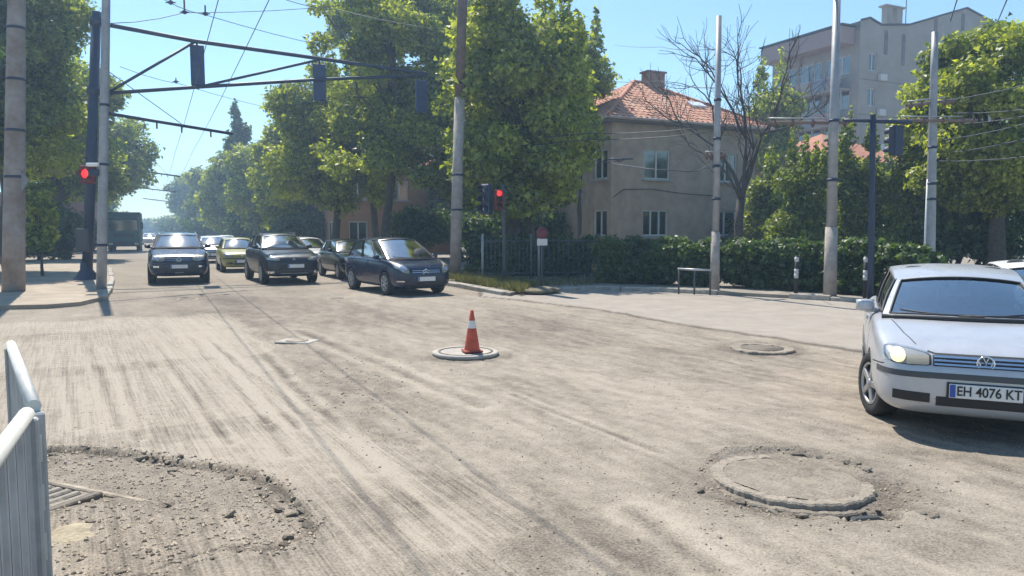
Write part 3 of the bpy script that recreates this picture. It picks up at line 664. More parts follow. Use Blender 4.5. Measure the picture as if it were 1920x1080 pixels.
def car(name, front, rz, label, s, cat="car", group=None):
    """s: spec dict; car faces -y locally, y = 0 at the bumper"""
    root = thing(name, front, rz, label, cat, group); W, L_ = s['W'], s['L']; body_m = s['paint']; hw = W / 2
    me = shell([(y, w * hw, zb, zt) for y, w, zb, zt in s['st']], s['wheels'], s['wr'], body_m, W)
    body = link("body", me, root)
    bm = bmesh.new(); bm.from_mesh(me); bvh = BVHTree.FromBMesh(bm); bm.free()
    # cabin -------------------------------------------------------------
    A, R_, Q, D = s['A'], s['R'], s['Q'], s['D']       # (w, y, z): screen base, roof front, roof rear, tail-window base
    bA, bR, cr, ar, sb = s.get('bA', .13), s.get('bR', .09), s.get('crown', .045), s.get('arch', .06), s.get('sb', .03)
    lp_ = lambda a, b, t: a + (b - a) * t
    hump = lambda u: 1 - (2 * u - 1) ** 2
    def scr(u, v): return Vector((lp_(-lp_(A[0], R_[0], v), lp_(A[0], R_[0], v), u), lp_(A[1], R_[1], v) - lp_(bA, bR, v) * hump(u), lp_(A[2], R_[2], v) + (cr * v + .012) * hump(u) + .02 * math.sin(v * math.pi)))
    def rear(u, v): return Vector((lp_(lp_(D[0], Q[0], v), -lp_(D[0], Q[0], v), u), lp_(D[1], Q[1], v) + .06 * hump(u), lp_(D[2], Q[2], v) + cr * v * hump(u) + .03 * math.sin(v * math.pi)))
    def side(sd):
        return lambda u, v: Vector((sd * (lp_(lp_(A[0], D[0], u), lp_(R_[0], Q[0], u), v) + sb * 4 * u * (1 - u) + .022 * math.sin(v * math.pi)), lp_(lp_(A[1], D[1], u), lp_(R_[1], Q[1], u), v), lp_(lp_(A[2], D[2], u), lp_(R_[2], Q[2], u) + ar * 4 * u * (1 - u), v)))
    def roof(u, v):
        w = lp_(R_[0], Q[0], v) + sb * 4 * v * (1 - v); y = lp_(R_[1] - bR * hump(u), Q[1] + .06 * hump(u), v)
        return Vector((lp_(-w, w, u), y, lp_(R_[2], Q[2], v) + ar * 4 * v * (1 - v) + cr * (1 - abs(2 * u - 1) ** 2.6) * (1 if 0 < v < 1 else hump(u) / max(1e-6, 1 - abs(2 * u - 1) ** 2.6))))
    fr = MB(); gls = s.get('glass', GLASS)
    def patch(fn, u0, u1, v0, v1, nu, nv, flip=False):
        vs = [fn(lp_(u0, u1, i / nu), lp_(v0, v1, j / nv)) for j in range(nv + 1) for i in range(nu + 1)]
        fs = [(j * (nu + 1) + i, j * (nu + 1) + i + 1, (j + 1) * (nu + 1) + i + 1, (j + 1) * (nu + 1) + i) for j in range(nv) for i in range(nu)]
        return vs, [f[::-1] for f in fs] if flip else fs
    def window(fn, us, mu, mv, nm, flip, names, seal=True):
        # surround goes to the frame, the hole gets its pane
        ue = [us[0]]; lenu = (fn(us[-1], .5) - fn(us[0], .5)).length / max(1e-6, us[-1] - us[0]); lenv = (fn(.5, 1) - fn(.5, 0)).length
        m_u = mu / lenu; m_v = mv / lenv
        for a, b in zip(us, us[1:]):
            o0, o1 = a + m_u, b - m_u; v0, v1 = m_v * .6, 1 - m_v * 1.1
            for (x0, x1, y0, y1, n1, n2) in ((a, b, 0, v0, 10, 1), (a, b, v1, 1, 10, 1), (a, o0, v0, v1, 1, 6), (o1, b, v0, v1, 1, 6)):
                fr.add(*patch(fn, x0, x1, y0, y1, n1, n2, flip), smooth=True)
            c = fn((a + b) / 2, .5); vs, fs = patch(fn, o0, o1, v0, v1, 10, 6, flip)
            nrm = (fn((a + b) / 2 + .02, .5) - fn((a + b) / 2 - .02, .5)).cross(fn((a + b) / 2, .55) - fn((a + b) / 2, .45)).normalized()
            if flip: nrm = -nrm
            pn = MB(); pn.add([v - nrm * .010 for v in vs], fs, smooth=True); po = pn.build(nm, gls if nm != 'tail_window' else DGLASS, root)
            if seal:
                e = MB(); N_ = 12
                rim = [fn(lp_(o0, o1, i / N_), v0) for i in range(N_)] + [fn(o1, lp_(v0, v1, i / N_)) for i in range(N_)] + [fn(lp_(o1, o0, i / N_), v1) for i in range(N_)] + [fn(o0, lp_(v1, v0, i / N_)) for i in range(N_)]
                e.tube(rim + rim[:1], .011, 5, cap=False); e.build("seal", BLACKP, po)
    window(scr, [0, 1], s.get('pA', .055), .05, "windscreen", False, None)
    window(rear, [0, 1], .09, .07, "tail_window", False, None)
    for sd in (-1, 1): window(side(sd), s['split'], .032, .035, "side_window", sd < 0, None)
    fr.build("pillar_frame", body_m, root)
    vs, fs = patch(roof, 0, 1, 0, 1, 12, 14); MB().add(vs, fs, smooth=True).build("roof", body_m, root)
    # inside ------------------------------------------------------------
    it = MB(); zf = A[2]; ys0, ys1 = A[1] - .05, D[1] - .1
    it.box((0, A[1] + .12, zf - .10), (A[0] * 1.86, .62, .16), bev=.05)
    it.box((0, (ys0 + ys1) / 2, zf - .36), (A[0] * 1.8, ys1 - ys0, .04))
    it.build("dashboard", INTER, root)
    for sx in (-1, 1):
        q = MB(); yb = A[1] + 1.05
        q.sell((sx * .36, yb + .10, zf - .02), (.48, .16, .74), .6, M=Matrix.Rotation(-.2, 3, 'X')); q.sell((sx * .36, yb + .20, zf + .36), (.26, .10, .17), .7); q.build("seat", SEATM, root)
    q = MB(); q.sell((0, D[1] - .75, zf - .05), (A[0] * 1.6, .18, .62), .5); q.build("rear_seat", SEATM, root)
    sw = MB(); M_ = Matrix.Rotation(-.45, 3, 'X'); cxx = .36
    sw.tube([Vector((cxx, A[1] + .50, zf + .02)) + M_ @ Vector((.18 * math.cos(a), 0, .18 * math.sin(a))) for a in [2 * math.pi * i / 20 for i in range(21)]], .014, 6, cap=False); sw.box((cxx, A[1] + .47, zf + .01), (.10, .05, .09)); sw.build("steering_wheel", INTER, root)
    mr = MB(); pm = scr(.5, .80); mr.sell((0, pm.y + .15, pm.z - .05), (.25, .035, .075), .6); mr.tube([(0, pm.y + .15, pm.z - .03), (0, pm.y + .13, pm.z + .03)], .01, 6); mr.build("rear_view_mirror", BLACKP, root)
    # wheels --------------------------------------------------------------
    tm, rm = wheel_meshes(s['wr'], s.get('ww', .20), s.get('wstyle', 0))
    for yw in s['wheels']:
        for sd in (-1, 1):
            w = thing("wheel", (sd * (hw - .115), yw, s['wr']), (0 if sd > 0 else math.pi) + (s.get('steer', 0) if yw < 1.5 else 0)); w.parent = root
            link("tyre", tm, w); link("rim", rm, w)
    # front end -----------------------------------------------------------
    def put(nm, rows, m_, axis='front', sg=1, off=.004, th=.02, parent=None):
        V, fs = strip(bvh, rows, axis, sg, off, th); return MB().add(V, fs, smooth=False).build(nm, m_, parent or root)
    for sg in (-1, 1):
        hb = put("headlight", shape(s['lamp'], 26, 12, sg), BLACKP, off=.002, th=.03)
        put("reflector", shape(s['lamp'], 26, 12, sg, .10), REFL, off=.005, parent=hb)
        put("lens", shape(s['lamp'], 26, 12, sg, .06), HGLASS, off=.024, th=.002, parent=hb)
        bx, bz, br = s.get('bulb', (.52, .70, .07))
        ring = [[(sg * (bx + br * k * math.cos(a)), bz + br * k * math.sin(a)) for a in [2 * math.pi * i / 24 for i in range(25)]] for k in (1, .8, .6, .4, .2, .02)]
        put("bulb", ring, BEAM if s.get('lit') else CHROME, off=.013, parent=hb)
        if 'fog' in s:
            fx, fz, fw, fh = s['fog']; put("fog_lamp", shape([(fx - fw / 2, fz - fh / 2, fz + fh / 2), (fx + fw / 2, fz - fh / 2, fz + fh / 2)], 6, 3, sg), s.get('fogm', CHROME), off=.006)
    gb = put("grille", shape(s['grille'], 16, 4), BLACKP, off=.003)
    g0, g1 = s['grille'][0][0], s['grille'][-1][0]; nb = s.get('bars', 3)
    for i in range(nb):
        rows = []
        for dz in (-.007, .007):
            row = []
            for j in range(21):
                x = g0 + .01 + (g1 - g0 - .02) * j / 20; lo, hi = itp(s['grille'], x); row.append((x, lo + (hi - lo) * (i + .5) / nb + dz))
            rows.append(row)
        put("bar", rows, s.get('barm', CHROME), off=.012, parent=gb)
    if s.get('lip'): put("bonnet_edge_seam", line_rows([(-.42, s['lip'] + .015), (-.36, s['lip']), (.36, s['lip']), (.42, s['lip'] + .015)], .012), BLACKP, off=.002, th=.004)
    for k, (tab, nm, mm) in enumerate(s.get('pieces', [])):
        put(nm, shape(tab, 60 if abs(tab[0][0] - tab[-1][0]) > 1 else 24, 4), {'b': BLACKP, 'g': GREYP, 'c': CHROME, 'p': body_m}[mm], off=.006)
    px_, pz_ = s.get('plate', (0, .45)); h = bvh.ray_cast(Vector((px_, -2, pz_)), Vector((0, 1, 0)))[0]; py_ = (h.y if h else 0) - .022
    pl = MB().box((px_, py_, pz_), (.525, .012, .118), bev=.004).build("number_plate", PLATEM, root)
    MB().box((px_, py_ + .008, pz_), (.56, .012, .14), bev=.004).build("plate_holder", BLACKP, pl)
    MB().box((px_ - .238, py_ - .0075, pz_), (.042, .004, .106)).build("blue_strip", PLATEB, pl)
    if s.get('text'):
        tm_ = text_mesh(s['text'], .112, INK, sx=.82); t = link("lettering", tm_, pl); t.location = (px_ + .022, py_ - .0085, pz_); t.rotation_euler = (math.pi / 2, 0, 0)
    if 'emblem' in s:
        kind, ex, ez, er = s['emblem']; h = bvh.ray_cast(Vector((ex, -2, ez)), Vector((0, 1, 0)))[0]; ey = (h.y if h else 0) - .018; e = MB()
        pt = lambda a, b: (ex + er * a, ey, ez + er * b)
        if kind == 'vw':
            e.tube([pt(math.cos(a), math.sin(a)) for a in [2 * math.pi * i / 24 for i in range(25)]], .008, 6, cap=False)
            e.tube([pt(-.34, .92), pt(0, .14), pt(.34, .92)], .007, 6); e.tube([pt(-.86, .46), pt(-.40, -.82), pt(0, -.02), pt(.40, -.82), pt(.86, .46)], .007, 6)
            MB().lathe([(0, .012), (er * .96, .012)], (ex, ey, ez), 24, 'y').build("badge_plate", GREYP, root)
        elif kind == 'chevron':
            for dz in (-.45, .25): e.tube([pt(-1, dz - .5), pt(0, dz + .25), pt(1, dz - .5)], .013, 6)
        elif kind == 'diamonds':
            for a, b in ((0, .5), (-.45, -.3), (.45, -.3)): e.add([pt(a, b + .5), pt(a + .3, b), pt(a, b - .5), pt(a - .3, b)], [(0, 1, 2, 3), (3, 2, 1, 0)])
        else: e.sell((ex, ey, ez), (er * 2, .02, er * 1.3), 1.0)
        e.build("emblem", CHROME, root)
    # mirrors, seams, handles ----------------------------------------------
    for sd in (-1, 1):
        mz = s.get('mz', A[2] + .05); mx = A[0] + .15; my = A[1] + .42
        m1 = MB(); m1.sell((sd * mx, my, mz), (.185, .11, .125), .6, M=Matrix.Rotation(sd * -.15, 3, 'Z')); m1.tube([(sd * (A[0] - .03), my + .03, mz - .05), (sd * mx, my, mz - .05)], .026, 6)
        mo = m1.build("wing_mirror", s.get('mirm', body_m), root); MB().box((sd * mx, my + .062, mz), (.18, .006, .11), sd * -.15).build("mirror_glass", CHROME, mo)
        if s.get('detail', 1):
            zb_ = s['st'][6][2] + .10
            for yy in s['doors']: put("door_seam", line_rows([(yy, A[2] - .01), (yy + .01, .6), (yy - .03, zb_)], .010), BLACKP, 'side', sd, .0015, .004)
            put("sill_seam", line_rows([(s['doors'][0], zb_), (s['doors'][-1], zb_)], .010), BLACKP, 'side', sd, .0015, .004)
            if s.get('rub'): put("rubbing_strip", line_rows([(s['doors'][0] - .05, s['rub']), (s['doors'][-1], s['rub'])], .06), GREYP, 'side', sd, .012, .004)
            for yy in s['doors'][1:]: put("door_handle", line_rows([(yy - .26, A[2] - .12), (yy - .10, A[2] - .11)], .035), s.get('handm', body_m), 'side', sd, .022, .004)
            if s.get('lip'): put("wing_seam", line_rows([(.17, .625), (.50, .60)], .010), BLACKP, 'side', sd, .0015, .004)
            hx0, hx1 = s.get('hood', (.50, .66)); put("bonnet_seam", line_rows([(sd * hx0, s['st'][3][0] + .06), (sd * (hx0 + hx1) / 2, .55), (sd * hx1, A[1] - .16)], .009), BLACKP, 'top', 1, .0015, .004)
        w0 = scr(.5 + sd * .02, .02); w1 = scr(.5 - .40 if sd < 0 else .9, .10)
        MB().tube([Vector((sd * .02 + .25 * (sd < 0) - .1, w0.y - .02, w0.z + .0)), (w0 + w1) / 2 + Vector((0, -.03, .0)), w1 + Vector((0, -.02, .01))], .009, 5).build("wiper", BLACKP, root)
        put("tail_lamp", shape([(hw * .62, D[2] - .32, D[2] - .08), (hw * .86, D[2] - .34, D[2] - .06)], 5, 4, sd), mat("tail_red", (.35, .01, .01), .3), 'rear', 1, .008)
    cw = MB(); vs = [scr(u, -.01) + Vector((0, -.035, -.012)) for u in [i / 12 for i in range(13)]]; cw.tube(vs, .028, 6); cw.build("cowl", BLACKP, root)
    if s.get('rails'):
        for sd in (-1, 1): MB().tube([side(sd)(u, 1) + Vector((-sd * .05, 0, .05 if .05 < u < .95 else .0)) for u in (.04, .1, .3, .5, .7, .9, .96)], .016, 6).build("roof_rail", s['rails'], root)
    return root, scr, bvh
HATCH = dict(W=1.735, L=4.15, wr=.31, ww=.195, wheels=(.86, 3.37),
    st=[(0, .62, .36, .56), (.025, .74, .27, .66), (.09, .84, .22, .735), (.20, .91, .20, .785), (.45, .97, .20, .85), (.86, .99, .20, .915), (1.20, 1, .20, .955), (2.0, 1.0, .20, .965), (3.0, 1.0, .20, .97), (3.6, .97, .22, .97), (3.95, .92, .26, .95), (4.10, .84, .30, .90), (4.15, .70, .38, .80)],
    A=(.735, 1.20, .955), R=(.57, 1.93, 1.300), Q=(.555, 3.55, 1.30), D=(.68, 4.02, .945), split=[0.02, .40, .74, .985], doors=(1.22, 2.26, 3.20),
    lamp=[(.395, .655, .728), (.42, .648, .745), (.55, .645, .768), (.68, .652, .782), (.735, .672, .780), (.755, .70, .765)], bulb=(.645, .712, .056),
    grille=[(-.385, .648, .732), (.385, .648, .732)], bars=3, emblem=('vw', 0, .69, .062), plate=(0, .455),
    pieces=[([(-.80, .548, .598), (-.5, .545, .596), (.5, .545, .596), (.80, .548, .598)], "bumper_strip", 'g'), ([(-.355, .315, .395), (.355, .315, .395)], "lower_intake", 'b'), ([(-.68, .345, .425), (-.40, .335, .415)], "side_intake", 'b'), ([(.40, .335, .415), (.68, .345, .425)], "side_intake", 'b')], rub=.52)
def spec(base, **k):
    d = dict(base); d.update(k); return d
def scaled(base, sl, sw, sz, z0=.0):        # stretch a spec (length, width, height)
    d = dict(base); Z = lambda z: z * sz + z0
    d['W'] = base['W'] * sw; d['L'] = base['L'] * sl; d['wheels'] = tuple(y * sl for y in base['wheels'])
    d['st'] = [(y * sl, w, Z(zb), Z(zt)) for y, w, zb, zt in base['st']]
    for k in 'ARQD': w, y, z = base[k]; d[k] = (w * sw, y * sl, Z(z))
    d['doors'] = tuple(y * sl for y in base['doors'])
    for k in ('lamp', 'grille'): d[k] = [(x * sw, Z(a), Z(b)) for x, a, b in base[k]]
    d['pieces'] = [([(x * sw, Z(a), Z(b)) for x, a, b in t], n, m_) for t, n, m_ in base['pieces']]
    x, z, r = base['bulb']; d['bulb'] = (x * sw, Z(z), r); d['plate'] = (base['plate'][0], Z(base['plate'][1]))
    if 'emblem' in base: k, x, z, r = base['emblem']; d['emblem'] = (k, x, Z(z), r)
    if 'fog' in base: x, z, a, b = base['fog']; d['fog'] = (x * sw, Z(z), a, b)
    if base.get('rub'): d['rub'] = Z(base['rub'])
    return d
SILVER = paint("silver_paint", (.50, .51, .54), .35, .30); NAVY = paint("blue_black_paint", (.010, .018, .045), 0, .25); BLACKC = paint("black_paint", (.008, .010, .013), 0, .22)
OLIVE = paint("yellow_green_paint", (.30, .275, .06), 0); CHAR = paint("charcoal_paint", (.014, .017, .026), 0); WHITEC = paint("white_paint", (.75, .75, .74), .0); PALE = paint("pale_silver_paint", (.5, .52, .55), .5)
# silver hatchback in the right foreground
gz0 = P(1645, 776); rzG = -math.radians(24)
wl_ = Matrix.Rotation(rzG, 3, 'Z') @ Vector((-.76, .86, 0))
golf_front = Vector((gz0.x, gz0.y, 0)) - wl_
GOLF = spec(HATCH, paint=SILVER, text="EH 4076 KT", lit=1, lip=.742, arch=.085, steer=.32, R=(.575, 1.90, 1.275), Q=(.555, 3.55, 1.29))
groot, gscr, gbvh = car("silver_hatchback", golf_front + Vector((0, 0, -.005)), rzG, "silver hatchback with lit headlamp and plate EH 4076 KT at the right edge", GOLF)
q = MB().box((-.02, gscr(.5, .6).y + .16, gscr(.5, .6).z - .02), (.20, .01, .13), bev=.003); q.build("hanging_card", mat("card_green_white", (.55, .68, .55), .7, var=.3), groot)
q = MB().box((.30, gscr(.7, .1).y + .16, gscr(.7, .1).z + .01), (.30, .20, .006), rot=Matrix.Rotation(.3, 3, 'X')); q.build("dashboard_paper", mat("paper", (.7, .7, .68), .8), groot)
for sx in (-.33, .33): MB().box((sx, gscr(.5, .9).y + .22, gscr(.5, .9).z - .07), (.40, .02, .11), rot=Matrix.Rotation(.5, 3, 'X'), bev=.006).build("sun_visor", mat("visor_grey", (.4, .42, .44), .8), groot)
# queue at the signals
SUV = spec(scaled(HATCH, 1.08, 1.10, 1.21, .03), wr=.355, ww=.23, detail=1, paint=NAVY, wstyle=1, emblem=('vw', 0, .83, .07),
    lamp=[(.40, .80, .885), (.5, .77, .93), (.66, .775, .96), (.80, .82, .97)], bulb=(.62, .86, .06), grille=[(-.40, .78, .885), (.40, .78, .885)], bars=2, plate=(0, .60), glass=GLASS,
    pieces=[([(-.55, .40, .53), (.55, .40, .53)], "lower_intake", 'b'), ([(-.80, .70, .725), (.80, .70, .725)], "bumper_strip", 'b'), ([(-.13, .385, .41), (.13, .385, .41)], "skid_plate", 'c')], fog=(.68, .60, .17, .055), rub=None, rails=CHROME)
p = P(337, 534); car("blue_black_suv", p, math.radians(24.5), "blue-black SUV heading the left lane of the queue, sun on its windscreen", SUV, "suv")
YEL = spec(scaled(HATCH, .90, .94, 1.05), paint=OLIVE, emblem=('oval', 0, .72, .05), detail=0, grille=[(-.3, .38, .47), (.3, .38, .47)], bars=2, barm=BLACKP, fog=(.6, .42, .12, .05))
p = P(455, 511); car("yellow_green_car", p, math.radians(26), "small yellow-green car between the two dark SUVs", YEL)
XOV = spec(scaled(HATCH, 1.10, 1.05, 1.20, .02), wr=.36, ww=.23, paint=CHAR, wstyle=1, emblem=('diamonds', 0, .84, .07), glass=GLASS,
    lamp=[(.44, .80, .86), (.56, .79, .91), (.70, .80, .93), (.84, .84, .93)], bulb=(.68, .86, .05), grille=[(-.56, .40, .46), (-.42, .36, .80), (.42, .36, .80), (.56, .40, .46)], bars=2, barm=GREYP, plate=(.05, .62),
    pieces=[([(-.44, .37, .39), (.44, .37, .39)], "chrome_lip", 'c')], fog=(.72, .42, .16, .07), rub=None, rails=GREYP)
p = P(553, 534); car("charcoal_crossover", p, math.radians(29), "charcoal crossover with wide dark grille in the middle lane", XOV, "suv")
CAR5 = spec(scaled(HATCH, 1.02, 1.0, 1.04), paint=BLACKC, emblem=('oval', 0, .72, .045), fog=(.6, .40, .15, .06))
p = P(688, 525); car("black_hatchback", p, math.radians(28), "black hatchback half hidden behind the dark minivan", CAR5)
# one-box minivan, its own long raked nose
MPV = dict(W=1.83, L=4.55, wr=.33, ww=.215, wheels=(.92, 3.62), paint=NAVY, wstyle=1, glass=GLASS,
    st=[(0, .60, .36, .60), (.03, .74, .27, .74), (.10, .85, .22, .83), (.22, .92, .20, .90), (.45, .97, .20, .97), (.78, .99, .20, 1.04), (1.05, 1, .20, 1.07), (2.0, 1, .20, 1.08), (3.2, 1, .20, 1.09), (3.9, .98, .22, 1.10), (4.3, .93, .26, 1.08), (4.5, .85, .30, 1.0), (4.55, .72, .38, .9)],
    A=(.79, .95, 1.05), R=(.60, 2.10, 1.60), Q=(.59, 3.95, 1.57), D=(.70, 4.42, 1.05), bA=.22, bR=.14, split=[.02, .25, .58, .985], doors=(1.55, 2.55, 3.45), arch=.05,
    lamp=[(.50, .66, .76), (.60, .66, .86), (.72, .70, .97), (.84, .82, 1.02)], bulb=(.68, .80, .07), grille=[(-.44, .66, .765), (.44, .66, .765)], bars=2, emblem=('chevron', 0, .735, .10), plate=(0, .50),
    pieces=[([(-.60, .28, .40), (.60, .28, .40)], "lower_intake", 'b')], fog=(.74, .44, .16, .03), hood=(.56, .70), rub=None, mirm=NAVY)
p = P(800, 555); car("dark_minivan", p, math.radians(33), "dark blue-black one-box minivan leading the right lane", scaled(MPV, .93, .96, .94), "minivan")
FAR1 = spec(scaled(HATCH, 1.02, 1.0, 1.05), paint=PALE, detail=0); FAR2 = spec(HATCH, paint=WHITEC, detail=0)
p = P(404, 494); car("pale_silver_car", p, math.radians(25), "pale silver car just behind the blue-black SUV", FAR1)
p = P(600, 508); car("silver_car", p, math.radians(30), "silver car half hidden behind the charcoal crossover", spec(FAR1, paint=SILVER))
p = P(280, 459); car("white_car", p, math.radians(25), "far white car beside the green truck", FAR2)
p = P(427, 478); car("white_car", p, math.radians(25), "white car far back in the queue over the yellow-green car's left shoulder", FAR2)
p = golf_front + Matrix.Rotation(rzG, 3, "Z") @ Vector((1.75, 4.4, 0)); car("white_car", (p.x, p.y, 0), rzG, "white car at the right edge, its roof just showing behind the silver hatchback", spec(scaled(HATCH, 1.05, 1.02, .93), paint=WHITEC, detail=0))
# green truck seen from its front down the street
def truck():
    p = P(233, 472); root = thing("green_truck", p, math.radians(25), "dark green box truck far down the left lane", "truck")
    G = mat("truck_green", (.02, .075, .07), .5, var=.2)
    MB().box((0, .95, 1.62), (2.4, 1.9, 2.2), bev=.15).build("cab", G, root)
    MB().box((0, 4.9, 2.0), (2.5, 5.6, 2.6), bev=.05).build("box_body", G, root)
    MB().box((0, -.012, 2.15), (2.06, .03, .85), bev=.01).build("windscreen", DGLASS, root); MB().box((0, .06, 2.15), (2.0, .05, .8)).build("cab_inside", INTER, root)
    MB().box((0, -.05, .62), (2.4, .2, .38), bev=.05).build("bumper", BLACKP, root)
    MB().box((0, -.02, 1.35), (1.5, .04, .3), bev=.01).build("grille", BLACKP, root)
    MB().box((0, .9, 2.85), (2.3, 1.5, .25), bev=.08).build("roof_deflector", G, root)
    for sx in (-1, 1):
        MB().box((sx * .95, -.16, .66), (.32, .04, .18), bev=.01).build("headlight", REFL, root)
        MB().box((sx * 1.38, .1, 2.15), (.18, .1, .55), bev=.03).build("wing_mirror", BLACKP, root)
        for y in (.95, 5.0, 6.3):
            w = thing("wheel", (sx * 1.05, y, .5), 0 if sx > 0 else math.pi); w.parent = root
            tm, rm = wheel_meshes(.5, .3, 0); link("tyre", tm, w); link("rim", rm, w)
truck()

# ------------------------------------------------------------------ buildings
def wall_mesh(mb, x0, x1, z0, z1, holes, y=0.0, t=.3, axis='x', s=1):
    """wall in plane y (axis x) or x (axis y) with rectangular holes [(a0,a1,z0,z1)]"""
    xs_ = sorted({x0, x1, *[h[0] for h in holes], *[h[1] for h in holes]}); zs_ = sorted({z0, z1, *[h[2] for h in holes], *[h[3] for h in holes]})
    def pt(a, z, d): return (a, y + d * s, z) if axis == 'x' else (y + d * s, a, z)
    for a, b in zip(xs_, xs_[1:]):
        for c, d in zip(zs_, zs_[1:]):
            if any(h[0] <= a and b <= h[1] and h[2] <= c and d <= h[3] for h in holes): continue
            mb.add([pt(a, c, 0), pt(b, c, 0), pt(b, d, 0), pt(a, d, 0)], [(0, 1, 2, 3)])
    for h in holes:
        q = [(h[0], h[2]), (h[1], h[2]), (h[1], h[3]), (h[0], h[3])]
        for (a, c), (b, d) in zip(q, q[1:] + q[:1]): mb.add([pt(a, c, 0), pt(b, d, 0), pt(b, d, t), pt(a, c, t)], [(0, 1, 2, 3)])
def window(root, a0, a1, z0, z1, y=0.0, axis='x', s=1, cols=2, fm=None, depth=.12, sill=True, curtain=None, transom=False):
    fm = fm or MATS['window_white']; w = a1 - a0; h = z1 - z0
    def bx(mb, ca, cz, sa, sz, d, th): mb.box((ca, y + d * s, cz) if axis == 'x' else (y + d * s, ca, cz), (sa, th, sz) if axis == 'x' else (th, sa, sz))
    f = MB(); t = .075
    bx(f, (a0 + a1) / 2, z0 + t / 2, w, t, depth, .07); bx(f, (a0 + a1) / 2, z1 - t / 2, w, t, depth, .07)
    for a in (a0 + t / 2, a1 - t / 2): bx(f, a, (z0 + z1) / 2, t, h - 2 * t, depth, .07)
    for i in range(1, cols): bx(f, a0 + w * i / cols, (z0 + z1) / 2, .085, h - 2 * t, depth, .065)
    wo = f.build("window", fm, root)
    for i in range(cols):
        p_ = MB(); bx(p_, a0 + w * (i + .5) / cols, (z0 + z1) / 2, w / cols - .02, h - .1, depth + .01, .012); p_.build("pane", WGLASS, wo)
    if curtain is not None:
        c_ = MB(); n = 14
        for i in range(n): bx(c_, a0 + w * (i + .5) / n, (z0 + z1) / 2, w / n * .9, h, depth + .16 + .02 * (i % 2), .03)
        c_.build("curtain", curtain, wo)
    b_ = MB(); bx(b_, (a0 + a1) / 2, (z0 + z1) / 2, w + .1, h + .1, depth + .6, .02); b_.build("room_dark", MATS['room_dark'], wo)
    if sill:
        q = MB(); bx(q, (a0 + a1) / 2, z0 - .045, w + .2, .07, -.06, .24); q.build("sill", MATS['sill_grey'], wo)
    return wo
mat("window_white", (.62, .63, .62), .5, var=.08); mat("room_dark", (.02, .022, .028), .9); mat("sill_grey", (.42, .41, .39), .8, var=.2)
CURT = mat("curtain_cloth", (.42, .43, .44), .9); OCHRE = mat("render_ochre", (.47, .355, .265), .95, var=.22, vscale=1.3, bump=.25, bscale=25)
